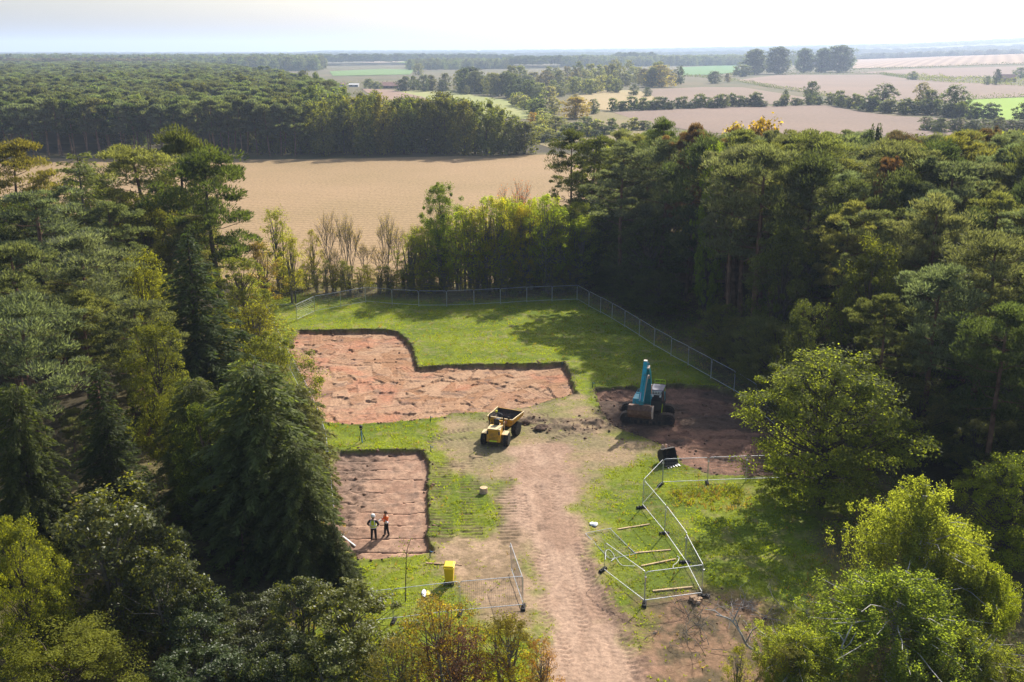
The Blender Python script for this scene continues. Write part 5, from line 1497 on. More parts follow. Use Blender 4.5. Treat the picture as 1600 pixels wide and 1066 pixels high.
def run(px, fmt, group, feet=None):
    P = [gp(*q) for q in px]
    n = len(P) - 1
    for i in range(n):
        fence_panel(P[i], P[i + 1], fmt.format(ORD[i]), group, random.uniform(-.02, .02))
    return P
run([(418, 503), (464.4, 501.5), (492, 488.3), (532.6, 480.9), (571.6, 473.7), (613, 477.5), (654.5, 480), (698, 480), (740.6, 478.3), (782, 476), (823, 472.8), (862.5, 470.8), (901.5, 468.9)],
    'wire mesh fence panel along the back of the lawn, {} from the left corner', 'mesh fence panels along the back of the lawn')
run([(902, 469.5), (920, 480), (938, 490), (956, 500.5), (976, 512.8), (998.6, 527.3), (1021.7, 542.8), (1048, 558), (1075, 572), (1110.4, 592), (1146.5, 612.5), (1179.6, 634), (1210, 660)],
    'mesh fence panel along the right side below the dark pines, {} from far corner', 'mesh fence panels along the right wood')
run([(418, 503), (437, 545), (455, 583), (474, 620), (492, 660), (504, 690), (512, 718), (516, 752), (520, 790), (524, 828)],
    'wire mesh fence panel along the left side by the trees, {} from the far corner', 'mesh fence panels along the left wood')
G = 'mesh fence panels round the right grass patch'
A = [(1034.6, 757.5), (1105, 754.7), (1165, 752.5), (1228, 750)]
for i in range(3):
    fence_panel(gp(*A[i]), gp(*A[i + 1]), ['upright mesh fence panel right behind the dark digging bucket', 'mesh fence panel between the dark bucket panel and the large light tree', 'mesh fence panel disappearing behind the large light tree'][i], G)
Bc = [(1034.6, 757.5), (1003.5, 791.5), (1037.9, 833.7), (1070.5, 880), (1097, 932), (1006.4, 944), (943, 895)]
LB = ['short angled mesh fence panel turning from the bucket towards the track', 'mesh fence panel crossing in front of the scrub, nearest the white crumpled bag corner', 'middle mesh fence panel running down beside the flat lying panel',
      'mesh fence panel running down to the corner with wooden blocks', 'mesh fence panel closing the near end behind the last timber', 'mesh fence panel along the edge of the dirt track on its right side']
for i in range(6): fence_panel(gp(*Bc[i]), gp(*Bc[i + 1]), LB[i], G, random.uniform(-.03, .03))
for (p, a, lab) in [((1105, 755), 1.5, 'black fence foot between the two panels behind the scrub'), ((1032, 758), .9, 'black fence foot at the corner by the digging bucket'), ((1002, 793), .2, 'black fence foot at the corner nearest the crumpled white bag'),
                    ((1038, 834), .1, 'black fence foot beside the flat lying fence panel'), ((1070, 880), .1, 'black fence foot beside the short white hose end'), ((1100, 933), .1, 'black fence foot at the corner with wooden blocks'),
                    ((1007, 945), 1.4, 'black fence foot at the near corner of the right fence by the track'), ((942, 895), .9, 'black fence foot at the free end by the dirt track')]:
    fence_foot(gp(*p), a, lab)
FL = [(510, 987), (615, 972.8), (718.6, 960), (818, 951)]
LF = ['near mesh fence panel on the left, half behind the dark cypress and glossy bush', 'near mesh fence panel below the thin sapling', 'near mesh fence panel below the yellow bin, ending at the track']
for i in range(3): fence_panel(gp(*FL[i]), gp(*FL[i + 1]), LF[i], 'near mesh fence panels left of the track')
fence_panel(gp(799, 894), gp(818, 951), 'mesh fence panel standing open like a gate along the left edge of the dirt track', 'near mesh fence panels left of the track', 0.04)
for (p, a, lab) in [((615, 973), 1.4, 'black fence foot under the joint below the thin sapling'), ((719, 960), 1.4, 'black fence foot under the joint hidden by the yellowing shrub'), ((818, 951), 1.5, 'black fence foot at the left edge of the dirt track')]:
    fence_foot(gp(*p), a, lab)
# panel lying flat on timbers
c0, c1, c2, c3 = gp(955.7, 826), gp(993.7, 818), gp(1037.3, 858), gp(996.5, 866)
u = ((c3 - c0) + (c2 - c1)) / 2; key, fr, wi_ = panel_meshes(u.length)
lp = thing('mesh_fence', 'wire mesh fence panel lying flat on the grass across two timbers', 'fence panel', gz(c0, 0.12), math.atan2(u.y, u.x))
side_ = (c1 - c0); sgn = 1 if (u.x * side_.y - u.y * side_.x) > 0 else -1
lp.rotation_euler = (-math.pi / 2 * sgn * -1, 0.0, math.atan2(u.y, u.x))
for nm, me in (('frame', fr), ('wire_mesh', wi_)):
    o = bpy.data.objects.new(nm, me); COL.objects.link(o); o.parent = lp
def lying(name, p0, p1, w, h, mat, label, cat, up=0.0):
    a = Vector(gz(gp(*p0))); b = Vector(gz(gp(*p1))); m = (a + b) / 2; d = b - a
    L = math.hypot(d.x, d.y)
    o = MB().box((0, 0, h / 2), (L, w, h)).build(name, mat, None, 0.01)
    o.location = (m.x, m.y, m.z + up - 0.01); o.rotation_euler = (0, -math.atan2(d.z, L), math.atan2(d.y, d.x))
    return tag(o, label, cat)
lying('timber', (965.5, 827), (1015, 818.5), 0.10, 0.09, 'timber', 'timber beam under the far end of the flat lying fence panel', 'timber')
lying('timber', (992, 865.5), (1048, 860), 0.10, 0.09, 'timber', 'timber beam under the near end of the flat lying fence panel', 'timber')
lying('timber', (1002, 886), (1056, 875), 0.10, 0.09, 'timber', 'loose timber beam in the middle of the fenced grass patch', 'timber')
lying('timber', (1020, 925), (1082, 919), 0.12, 0.10, 'timber', 'timber beam nearest the closing fence panel', 'timber')
lying('white_pole', (526, 825), (555, 847), 0.09, 0.09, 'white_plastic', 'white pole lying on the bare soil left of the two people', 'pole', 0.05)
lying('plank', (666, 881), (722, 883), 0.12, 0.05, 'brick_block', 'thin dark plank lying on bare ground above the yellow bin', 'plank')

# hose, bag, blocks, litter
def crv(px, dz=0.04): return [Vector(gz(gp(*q), dz)) for q in px]
def smooth_path(P, n=6):
    out = []
    for i in range(len(P) - 1):
        p0, p1, p2, p3 = P[max(i - 1, 0)], P[i], P[i + 1], P[min(i + 2, len(P) - 1)]
        for k in range(n):
            t = k / n
            out.append(0.5 * ((2 * p1) + (p2 - p0) * t + (2 * p0 - 5 * p1 + 4 * p2 - p3) * t * t + (3 * p1 - p0 - 3 * p2 + p3) * t ** 3))
    return out + [P[-1]]
tag(MB().tube(smooth_path(crv([(946, 876), (947, 862), (953, 861), (960, 870), (955, 878), (962, 873), (967, 880), (972, 884), (978, 885), (992, 886)])), 0.016, 6).build('hose', 'white_plastic'),
    'long looped white hose lying on the grass by the track', 'hose')
tag(MB().tube(smooth_path(crv([(1058, 870), (1061, 873), (1058, 880), (1052, 885), (1052, 889)])), 0.016, 6).build('hose', 'white_plastic'), 'short curl of white hose beside a fence foot', 'hose')
def crumple(name, px, py, size, mat, label, cat, seed, flat=.45):
    bm = bmesh.new(); bmesh.ops.create_icosphere(bm, subdivisions=3, radius=1)
    rr = np.random.default_rng(seed)
    dirs = rsph(14, rr); am = rr.uniform(-.35, .35, 14)
    for v in bm.verts:
        q = np.array(v.co); k = 1 + sum(a * max(0, abs(np.dot(q, d)) - .6) * 2 for a, d in zip(am, dirs)) + rr.normal() * .06
        v.co = Vector((q[0] * k * size[0], q[1] * k * size[1], max(-.2, q[2] * k) * size[2]))
    me = bpy.data.meshes.new(name); bm.to_mesh(me); bm.free()
    o = link_mesh(name, me, None, mat); p = gp(px, py); o.location = gz(p, 0.04)
    return tag(o, label, cat)
crumple('plastic_bag', 927.5, 819, (.22, .27, .12), 'white_plastic', 'crumpled white plastic bag on the grass beside the dirt track', 'bag', 3)
crumple('paper', 663, 929, (.13, .3, .08), 'white_plastic', 'white scrap of paper on the grass below the yellow bin', 'litter', 5)
crumple('paper', 669, 930, (.10, .25, .08), 'bin_yellow', 'yellow scrap beside the white paper on the grass', 'litter', 6)
crumple('stone', 966, 662, (.3, .3, .2), 'dark_soil', 'dark lump of spoil near the tracks of the excavator', 'clod', 9)
crumple('spoil_heap', 846, 670, (.55, .4, .2), 'dark_soil', 'flat clump of dark spoil on the worn ground right of the dumper', 'spoil heap', 10)
crumple('spoil_heap', 819, 662, (.4, .36, .25), 'dark_soil', 'round clump of dark spoil beside the front wheel of the dumper', 'spoil heap', 11)
for i, (px, py, a) in enumerate([(1083, 938, .3), (1091, 940, .5), (1088, 943, .1)]):
    o = MB().box((0, 0, .12), (.42, .26, .24)).build('wooden_block', 'brick_block', None, 0.02); o.location = gz(gp(px, py)); o.rotation_euler = (0, .1 * i, a)
    tag(o, ['brown wooden block left in the little pile at the fence corner', 'brown wooden block right in the little pile at the fence corner', 'brown wooden block nearest in the little pile at the fence corner'][i], 'wooden block')
# cut log standing on end
p = gp(755.8, 770)
lg = thing('cut_log', 'short pale cut log standing on end between the track prints', 'log', gz(p, -.03))
MB().lathe([(.30, 0), (.29, .1), (.275, .3), (.28, .42)], k=18).build('bark', 'log_end', lg)
MB().lathe([(.265, .421), (.26, .435), (.1, .437)], k=18).build('cut_face', 'timber', lg)
p = gp(1182, 590)
o = MB().lathe([(.42, 0), (.36, .5), (.38, 1.4), (.30, 1.55)], k=12).build('tree_stump', 'bark_grey'); o.location = (p.x, p.y, 0); tag(o, 'brown broken tree stump in deep shade behind the right fence', 'tree stump')

# survey pegs with ties, survey tripod
for px, py, lab in [(673, 660, 'green survey peg on the grass spur beside the big dug area'), (673, 706, 'green survey peg at the top right corner of the small dug rectangle'), (878, 567, 'green survey peg at the far right corner of the big dug area'),
                    (926, 604, 'green survey peg between the big dug area and the dark dug area'), (672, 872, 'green survey peg at the near corner of the small dug rectangle')]:
    q = gp(px, py); t = thing('survey_peg', lab, 'peg', gz(q), random.random())
    MB().box((0, 0, .25), (.05, .05, .55)).build('stake', 'green_peg', t)
    MB().tube([(0, 0, .45), (.12, .02, .36), (.22, 0, .38)], 0.03, 5).build('blue_tie', 'blue_plastic', t)
q = gp(565, 691)
t = thing('survey_tripod', 'survey instrument on a short tripod on the grass strip between two dug areas', 'tripod', gz(q))
for k, (dx, dy, m) in enumerate([(.10, -.28, 'blue_plastic'), (.30, .15, 'dark_steel'), (-.22, .22, 'dark_steel')]):
    MB().tube([(0, 0, 1.0), (dx, dy, 0)], 0.045 if k == 0 else 0.028, 6).build('leg', m, t)
MB().box((0, 0, 1.08), (.16, .16, .12)).build('head_plate', 'dark_steel', t)
MB().lathe([(.10, 0), (.13, .05), (.13, .22), (.07, .28)], (0, 0, 1.14), k=12).build('instrument', 'black_paint', t)
MB().box((0, -.06, 1.18), (.12, .1, .1)).build('display', 'white_plastic', t)

# yellow wheelie bin
p = gp(702.5, 911)
t = thing('wheelie_bin', 'bright yellow wheelie bin with closed lid on bare ground', 'bin', gz(p), math.radians(176))
MB().hexa([(-.22, -.26, .08), (.22, -.26, .08), (.22, .24, .08), (-.22, .24, .08)], [(-.29, -.36, 1.18), (.29, -.36, 1.18), (.29, .34, 1.18), (-.29, .34, 1.18)]).build('body', 'bin_yellow', t, 0.03)
MB().box((0, -.01, 1.17), (.64, .78, .06)).build('rim', 'bin_yellow', t, 0.015)
MB().hexa([(-.31, -.37, 1.20), (.31, -.37, 1.20), (.31, .38, 1.20), (-.31, .38, 1.20)], [(-.26, -.30, 1.29), (.26, -.30, 1.29), (.26, .32, 1.27), (-.26, .32, 1.27)]).build('lid', 'bin_yellow', t, 0.02)
MB().tube([(-.25, .44, 1.16), (.25, .44, 1.16)], .022, 8).box((-.24, .40, 1.16), (.04, .1, .05)).box((.24, .40, 1.16), (.04, .1, .05)).build('handle', 'bin_yellow', t)
for sx_ in (-1, 1): MB().lathe([(.12, -.03), (.125, .03)], (sx_ * .26, .27, .125), 'x', 16).build('wheel', 'black_rubber', t)
MB().tube([(-.26, .27, .125), (.26, .27, .125)], .02, 6).build('axle', 'dark_steel', t)

# thin sapling, dead branch, brush
p = gp(633.6, 941)
t = thing('sapling', 'thin bent sapling with few leaves on the grass left of the yellow bin', 'sapling', gz(p))
MB().tube(smooth_path([Vector(q) for q in [(0, 0, -.1), (.04, .02, 1.0), (.10, .05, 2.2), (.18, .1, 3.2), (.42, .12, 3.9)]], 4), [.03] * 9 + [.022] * 4 + [.014] * 4, 6).tube([(.08, .05, 1.9), (.35, .1, 2.5)], .012, 4).tube([(.15, .1, 2.9), (-.1, .15, 3.3)], .012, 4).build('stem', 'bark_dark', t)
rr = np.random.default_rng(5); P_ = np.stack([.12 + rr.normal(size=160) * .3, .1 + rr.normal(size=160) * .3, rr.uniform(1.2, 3.9, 160)], 1)
o = link_mesh('foliage', crown_mesh('foliage', P_, rsph(160, rr), rsph(160, rr), .11, .07, rr), t, 'leaves'); o.color = (.10, .12, .03, 1)
def twigs(name, px, py, label, cat, n, L, R, mat, seed, spread=1.0, up=.35, leaf=0, tint=None, height=0.0):
    r_ = np.random.default_rng(seed); mb = MB()
    def grow(p, d, l, rad, lev):
        pts = [p]; q = p.copy(); dd = d.copy()
        for i in range(4):
            dd = dd + r_.normal(size=3) * .28; dd[2] *= .9; dd /= np.linalg.norm(dd); q = q + dd * l / 4; q[2] = max(q[2], .05); pts.append(q.copy())
        mb.tube([tuple(s) for s in pts], [rad * (1 - .15 * i) for i in range(5)], 5 if lev == 0 else 3, cap=False)
        if lev < 2:
            for i in range(3): grow(pts[2 + r_.integers(0, 3)], dd + r_.normal(size=3) * .7, l * .55, rad * .55, lev + 1)
    for i in range(n):
        a = r_.random() * 6.28
        grow(np.array([r_.normal() * spread, r_.normal() * spread * .8, .1 + height * r_.random()]), np.array([math.cos(a), math.sin(a), up * r_.random() * 2]), L * r_.uniform(.6, 1.2), R, 0)
    o = mb.build(name, mat); o.location = gz(gp(px, py)); tag(o, label, cat)
    return o
twigs('brush_pile', 1155, 955, 'pile of pale dead twigs on the dark ground below the large light tree', 'brush pile', 18, 1.3, .022, 'twig_grey', 1, 1.0, .2)
twigs('brush_pile', 1085, 965, 'thorny dead twigs by the wooden blocks at the fence corner', 'brush pile', 12, 1.2, .02, 'bark_grey', 2, .7, .5)
twigs('brush_pile', 1075, 1005, 'bare twiggy brush on reddish soil at the bottom right of the track', 'brush pile', 14, 1.5, .02, 'bark_grey', 3, .9, .7)
twigs('brush_pile', 1245, 950, 'few pale sticks in the shade beside the brush pile', 'brush pile', 5, .9, .02, 'twig_grey', 4, .7, .2)
# pale dead branch
b0 = gp(1196, 1046)
mb = MB()
br = smooth_path([Vector(q) for q in [(0, 0, .1), (-.25, .1, .9), (-.9, .3, 1.2), (-1.3, .5, 1.9), (-1.8, .7, 2.5), (-2.5, .8, 2.7)]], 4)
mb.tube(br, [.085 - .0027 * i for i in range(len(br))], 7)
for i, q in ((12, (-.5, .4, .9)), (15, (.4, .2, .9)), (18, (-.8, .5, .1)), (9, (.3, -.2, 1.0)), (5, (-.3, .2, .8))):
    s_ = br[i]; mb.tube([s_, s_ + Vector(q) * .5 + Vector((0.05, .05, .1)), s_ + Vector(q)], [.04, .03, .015], 5)
o = mb.build('dead_branch', 'bark_birch'); o.location = gz(b0); tag(o, 'crooked pale dead branch rising beside the small saplings at the bottom right', 'dead branch')
for (px, py, k, lab) in [(1320, 985, 1.0, 'pale dead twig sticking out left of the nearest weeping birch'), (1530, 1000, 1.6, 'bare pale forked limb in the crown of the nearest weeping birch')]:
    p = at(px, py, 38.5); base = gp(px, 1085)
    mb = MB()
    H_ = p.z * 1.0
    mb.tube([(0, 0, -.1), (.1, 0, H_ * .5), (.0, .1, H_ * .8), (.35 * k, .1, H_ * 1.05)], [.07, .055, .04, .02], 6)
    for j in range(5):
        zz = H_ * (.5 + .09 * j); a = j * 2.1
        mb.tube([(.05, .05, zz), (.3 * k * math.cos(a), .3 * k * math.sin(a), zz + .3), (.65 * k * math.cos(a + .3), .65 * k * math.sin(a + .3), zz + .8 * (1 if j % 2 else .4))], [.03, .022, .01], 4)
    o = mb.build('dead_limb', 'bark_birch'); o.location = (p.x, 38.5, 0); tag(o, lab, 'dead branch')

# dark digging bucket left on the grass
p = gp(1044, 724)
t = thing('digging_bucket', 'dark excavator bucket lying on its back behind the right mesh fence', 'bucket', gz(p), math.radians(25))
prof = [(-.55, .0), (-.2, .02), (.3, .12), (.6, .45), (.62, .85), (.35, 1.15), (.05, 1.2)]
inner = [(q[0] * .9 + .02, q[1] * .9 + .09) for q in prof]
n_ = len(prof)
for k in range(n_ - 1):
    pass
mb = MB()
for k in range(n_ - 1):
    mb.hexa([(-.55, *prof[k]), (.55, *prof[k]), (.55, *prof[k + 1]), (-.55, *prof[k + 1])], [(-.55, *inner[k]), (.55, *inner[k]), (.55, *inner[k + 1]), (-.55, *inner[k + 1])])
mb.build('shell', 'dark_steel', t)
for sx_ in (-.57, .57): MB().prism(prof, sx_ - .025, sx_ + .025).build('side_plate', 'dark_steel', t)
for k in range(5): MB().hexa([(-.5 + k * .25 - .06, -.55, 0), (-.5 + k * .25 + .06, -.55, 0), (-.5 + k * .25 + .06, -.55, .08), (-.5 + k * .25 - .06, -.55, .08)],
                             [(-.5 + k * .25 - .04, -.85, .02), (-.5 + k * .25 + .04, -.85, .02), (-.5 + k * .25 + .04, -.85, .05), (-.5 + k * .25 - .04, -.85, .05)]).build('tooth', 'chrome', t)
for sx_ in (-.15, .15): MB().prism([(.3, 1.1), (.62, .8), (.8, 1.0), (.7, 1.3), (.45, 1.35)], sx_ - .03, sx_ + .03).build('lug', 'log_end', t)

# ------------------------------------------------------------------ site dumper
def wheel(parent, c, R, W, tyre_m='black_rubber', rim_m='yellow_rim', rz=0.0, lugs=16):
    """axle along x"""
    tb = MB().lathe([(R * .55, -W / 2), (R * .86, -W / 2), (R * .95, -W * .38), (R * .95, W * .38), (R * .86, W / 2), (R * .55, W / 2)], (0, 0, 0), 'x', 24)
    for i in range(lugs):
        a = 2 * math.pi * i / lugs
        for sgn in (-1, 1):
            aa = a + (math.pi / lugs if sgn > 0 else 0)
            q = Matrix.Rotation(aa, 3, 'X') @ Matrix.Rotation(sgn * .5, 3, 'Z')
            tb.box((sgn * W * .22, -math.sin(aa) * R * .96, math.cos(aa) * R * .96), (W * .52, .085, R * .10), q)
    e = tb.build('wheel', tyre_m, parent); e.location = c; e.rotation_euler = (0, 0, rz)
    MB().lathe([(.1, -W * .30), (R * .5, -W * .34), (R * .57, -W * .46), (R * .57, W * .46), (R * .5, W * .34), (.1, W * .30)], (0, 0, 0), 'x', 20).build('rim', rim_m, e)
    return e
p = gp(781, 683)
dj = Vector(gz(p))
dump = thing('site_dumper', 'yellow site dumper with raised front skip parked at the edge of the big dug area', 'dumper', (dj.x, dj.y, dj.z - .02), math.radians(-13))
dump.scale = (.94, .94, .94)
Y_ = 'yellow_paint'
# rear frame (towards the camera, -y)
MB().box((0, -1.25, .72), (.95, 2.1, .38)).build('chassis', 'dark_steel', dump, 0.02)
MB().hexa([(-.60, -2.35, .55), (.60, -2.35, .55), (.60, -1.05, .62), (-.60, -1.05, .62)], [(-.57, -2.22, 1.58), (.57, -2.22, 1.58), (.57, -1.05, 1.66), (-.57, -1.05, 1.66)]).build('engine_cover', Y_, dump, 0.04)
MB().box((0, -1.72, 1.635), (1.12, .95, .05)).build('cover_top', 'yellow_rim', dump, 0.01)
gr = MB()
for k in range(7): gr.box((0, -2.335 + (.13 * ((.72 + k * .115) - .55)), .74 + k * .115), (.78, .03, .055))
gr.build('grille', 'dark_steel', dump)
MB().box((0, -2.375, .66), (.62, .03, .12)).build('number_plate', 'vest_yellow', dump)
for sx_ in (-1, 1):
    MB().box((sx_ * .5, -2.30, 1.36), (.13, .06, .30)).build('tail_light', 'dark_grey_paint', dump)
    MB().hexa([(sx_ * .62, -1.95, 1.10), (sx_ * 1.12, -1.95, 1.10), (sx_ * 1.12, -1.15, 1.16), (sx_ * .62, -1.15, 1.16)], [(sx_ * .62, -1.95, 1.15), (sx_ * 1.12, -1.95, 1.15), (sx_ * 1.12, -1.15, 1.21), (sx_ * .62, -1.15, 1.21)]).build('mudguard', 'yellow_rim', dump, 0.01)
    wheel(dump, (sx_ * .98, -1.55, .57), .58, .42)
    MB().box((sx_ * .78, -.72, .55), (.32, .34, .05)).box((sx_ * .78, -.72, .82), (.28, .30, .05)).build('step', 'dark_steel', dump)
    MB().tube([(sx_ * .64, -1.0, 1.15), (sx_ * .66, -1.0, 1.95), (sx_ * .66, -1.35, 2.0), (sx_ * .64, -1.5, 1.6)], .025, 6).build('handrail', 'yellow_rim', dump)
    MB().tube([(sx_ * .55, -.25, 1.3), (sx_ * .80, -.20, 1.9)], .018, 5).box((sx_ * .84, -.2, 1.98), (.16, .05, .24)).build('mirror', 'black_paint', dump)
MB().box((0, -.70, 1.02), (1.0, .75, .08)).build('footplate', 'dark_steel', dump)
MB().box((0, -.92, 1.30), (.52, .5, .42)).build('seat_box', Y_, dump, 0.03)
st = MB().box((0, -.90, 1.58), (.5, .5, .14)).build('seat', 'black_paint', dump, 0.04)
MB().box((0, -1.13, 1.90), (.48, .12, .58), Matrix.Rotation(.12, 3, 'X')).build('seat_back', 'black_paint', dump, 0.04)
MB().box((0, -.25, 1.35), (.75, .22, .75)).build('dash', Y_, dump, 0.03)
MB().tube([(0, -.35, 1.5), (0, -.5, 1.95)], .03, 6).lathe([(.19, -.015), (.21, 0), (.19, .015)], (0, -.52, 1.97), 'z', 16).build('steering_wheel', 'black_paint', dump)
arc_ = [(-.62, -1.2, 1.1)] + [(.62 * -math.cos(math.pi * i / 10), -1.2, 2.45 + .32 * math.sin(math.pi * i / 10)) for i in range(11)] + [(.62, -1.2, 1.1)]
MB().tube(arc_, .05, 8).build('roll_bar', 'black_paint', dump)
be = MB().lathe([(.12, 0), (.12, .03)], (0, -1.2, 2.80), k=12).build('beacon', 'black_paint', dump)
MB().lathe([(.10, 0), (.11, .12), (.05, .17)], (0, -1.2, 2.83), k=12).build('lens', 'beacon_lens', be)
# front frame, turned a little to the right
h2 = math.radians(-12)
RF = Matrix.Rotation(h2, 3, 'Z')
def rf(q): return RF @ Vector(q)
mb = MB(); mb.box((0, .95, .70), (.8, 1.9, .34)); mb.v = [tuple(rf(q)) for q in mb.v]; mb.build('front_chassis', 'dark_steel', dump)
for sx_ in (-1, 1): wheel(dump, rf((sx_ * 1.02, 1.15, .62)), .64, .48, rz=h2)
tp = [(-1.18, .02, 1.80), (1.18, .02, 1.80), (1.28, 2.25, 1.86), (-1.28, 2.25, 1.86)]
mid_ = [(-1.12, .10, 1.30), (1.12, .10, 1.30), (1.15, 2.30, 1.45), (-1.15, 2.30, 1.45)]
bt = [(-.72, .45, .98), (.72, .45, .98), (.78, 2.0, 1.02), (-.78, 2.0, 1.02)]
def wall4(A, B, th):
    """outer sheet loops A (low) B (high) with thickness towards the axis"""
    c = Vector((0, 1.2, 2.2)); res = MB()
    for k in range(4):
        k2 = (k + 1) % 4
        o4 = [Vector(A[k]), Vector(A[k2]), Vector(B[k2]), Vector(B[k])]
        nrm = (o4[1] - o4[0]).cross(o4[3] - o4[0]).normalized()
        if nrm.dot(c - o4[0]) < 0: nrm = -nrm
        res.hexa([rf(q) for q in o4], [rf(q + nrm * th) for q in o4])
    return res
low = wall4(bt, mid_, .03)
sk = low
up_ = wall4(mid_, tp, .03)
b_ = len(sk.v); sk.v += up_.v; sk.f += [tuple(i + b_ for i in f) for f in up_.f]
sk.hexa([rf(q) for q in bt], [rf(Vector(q) + Vector((0, 0, .03))) for q in bt])
skip = sk.build('skip', Y_, dump)
# dirty lining
def inset(A, s, dz): return [(q[0] * s, 1.15 + (q[1] - 1.15) * s, q[2] + dz) for q in A]
ln = MB()
A_, B_, C_ = inset(bt, .93, .05), inset(mid_, .95, .03), inset(tp, .955, -.03)
for lo_, hi_ in ((A_, B_), (B_, C_)):
    for k in range(4):
        k2 = (k + 1) % 4
        ln.add([rf(lo_[k]), rf(lo_[k2]), rf(hi_[k2]), rf(hi_[k])], [(0, 1, 2, 3)])
ln.add([rf(q) for q in A_], [(0, 1, 2, 3)])
ln.build('lining', 'skip_inside', skip)
rm = MB()
for k in (0, 1, 3):
    k2 = (k + 1) % 4
    rm.bar(rf(tp[k]) + Vector((0, 0, .02)), rf(tp[k2]) + Vector((0, 0, .02)), .09, .07)
rm.build('rim_bar', 'yellow_rim', dump)
mb = MB().box((.45, .055, 1.52), (.36, .02, .22)); mb.v = [tuple(rf(q)) for q in mb.v]; mb.build('decal', 'label_white', skip)
for k in range(3):
    mb = MB().box((.36 + k * .09, .04, 1.52), (.04, .02, .13)); mb.v = [tuple(rf(q)) for q in mb.v]; mb.build('decal_mark', 'orange_hivis', skip)
mb = MB().tube([(.3, .35, .8), (.3, 1.6, 1.0)], .07, 8).tube([(-.3, .35, .8), (-.3, 1.6, 1.0)], .07, 8); mb.v = [tuple(rf(q)) for q in mb.v]; mb.build('ram', 'chrome', dump)

# ------------------------------------------------------------------ excavator
p = gp(1012, 649)
ez = Vector(gz(p))
exc = thing('excavator', 'teal tracked excavator with folded arm working in the shaded dug area', 'excavator', (ez.x, ez.y, ez.z))
ta = math.radians(-9)                        # direction of the tracks
TR = Matrix.Rotation(ta, 3, 'Z')
for sy_ in (-1, 1):
    trk_ = MB()
    L_, Rr, W_ = 4.5, .46, .62
    loop = []
    nA_ = 8
    for i in range(nA_ + 1):
        a = -math.pi / 2 + math.pi * i / nA_; loop.append((L_ / 2 - Rr + Rr * math.cos(a), Rr + Rr * math.sin(a)))
    for i in range(nA_ + 1):
        a = math.pi / 2 + math.pi * i / nA_; loop.append((-L_ / 2 + Rr + Rr * math.cos(a), Rr + Rr * math.sin(a)))
    yc = sy_ * 1.12
    trk_.prism(loop, yc - W_ / 2 + .04, yc + W_ / 2 - .04, 'y')
    # shoes
    pts = []
    for i in range(len(loop)):
        a = Vector(loop[i]); b = Vector(loop[(i + 1) % len(loop)]); n = max(1, int((b - a).length / .19))
        for k in range(n): pts.append((a + (b - a) * (k + .5) / n, (b - a).normalized()))
    for q, d_ in pts:
        ang = -math.atan2(d_.y, d_.x)
        nrm = Vector((d_.y, -d_.x))
        trk_.box((q.x + nrm.x * .03, yc, q.y + nrm.y * .03), (.15, W_, .05), Matrix.Rotation(ang, 3, 'Y'))
    trk_.v = [tuple(TR @ Vector(q)) for q in trk_.v]
    tk = trk_.build('track', 'tread_mud', exc)
    sd_ = MB()
    for xx in np.linspace(-1.5, 1.5, 7): sd_.lathe([(.14, -.03), (.15, .03)], (xx, yc - W_ / 2 + .0, .22), 'y', 12)
    for xx in (-1.79, 1.79): sd_.lathe([(.34, -.03), (.36, .03)], (xx, yc - W_ / 2 + .0, .46), 'y', 16)
    sd_.v = [tuple(TR @ Vector(q)) for q in sd_.v]
    sd_.build('roller', 'dark_steel', tk)
mb = MB().box((0, 0, .62), (1.9, 1.8, .4)); mb.v = [tuple(TR @ Vector(q)) for q in mb.v]; mb.build('undercarriage', 'dark_steel', exc, .03)
MB().lathe([(.6, 0), (.6, .28)], (0, 0, .78), k=20).build('slew_ring', 'dark_steel', exc)
ha = math.radians(-17)                      # slewed so the arm points at the camera, a little to its left
HR = Matrix.Rotation(ha, 3, 'Z')
# local house axes: +x = viewer's right when arm points to -y
def hb(name, mbx, mat, parent=exc, bevel=0.0):
    mbx.v = [tuple(HR @ Vector(q)) for q in mbx.v]
    return mbx.build(name, mat, parent, bevel)
hb('house', MB().box((0, .55, 1.18), (2.5, 3.0, .28)), 'dark_grey_paint', bevel=.03)
hb('engine_hood', MB().hexa([(-1.22, .5, 1.32), (1.22, .5, 1.32), (1.22, 1.75, 1.32), (-1.22, 1.75, 1.32)], [(-1.2, .55, 2.05), (1.2, .55, 2.05), (1.2, 1.75, 2.0), (-1.2, 1.75, 2.0)]), 'teal_paint', bevel=.05)
hb('counterweight', MB().hexa([(-1.24, 1.75, 1.10), (1.24, 1.75, 1.10), (.95, 2.35, 1.15), (-.95, 2.35, 1.15)], [(-1.24, 1.75, 2.0), (1.24, 1.75, 2.0), (.95, 2.32, 1.92), (-.95, 2.32, 1.92)]), 'dark_grey_paint', bevel=.06)
hb('side_box', MB().hexa([(-1.24, -.85, 1.32), (-.62, -.85, 1.32), (-.62, .5, 1.32), (-1.24, .5, 1.32)], [(-1.24, -.70, 1.95), (-.62, -.70, 1.95), (-.62, .5, 2.0), (-1.24, .5, 2.0)]), 'teal_paint', bevel=.04)
for k in range(3): hb('vent', MB().box((-1.0 + k * .01, .9 + k * .25, 2.06), (.3, .12, .03)), 'dark_steel')
hb('exhaust', MB().tube([(-.5, 1.35, 2.0), (-.5, 1.35, 2.55)], .07, 8), 'dark_steel')
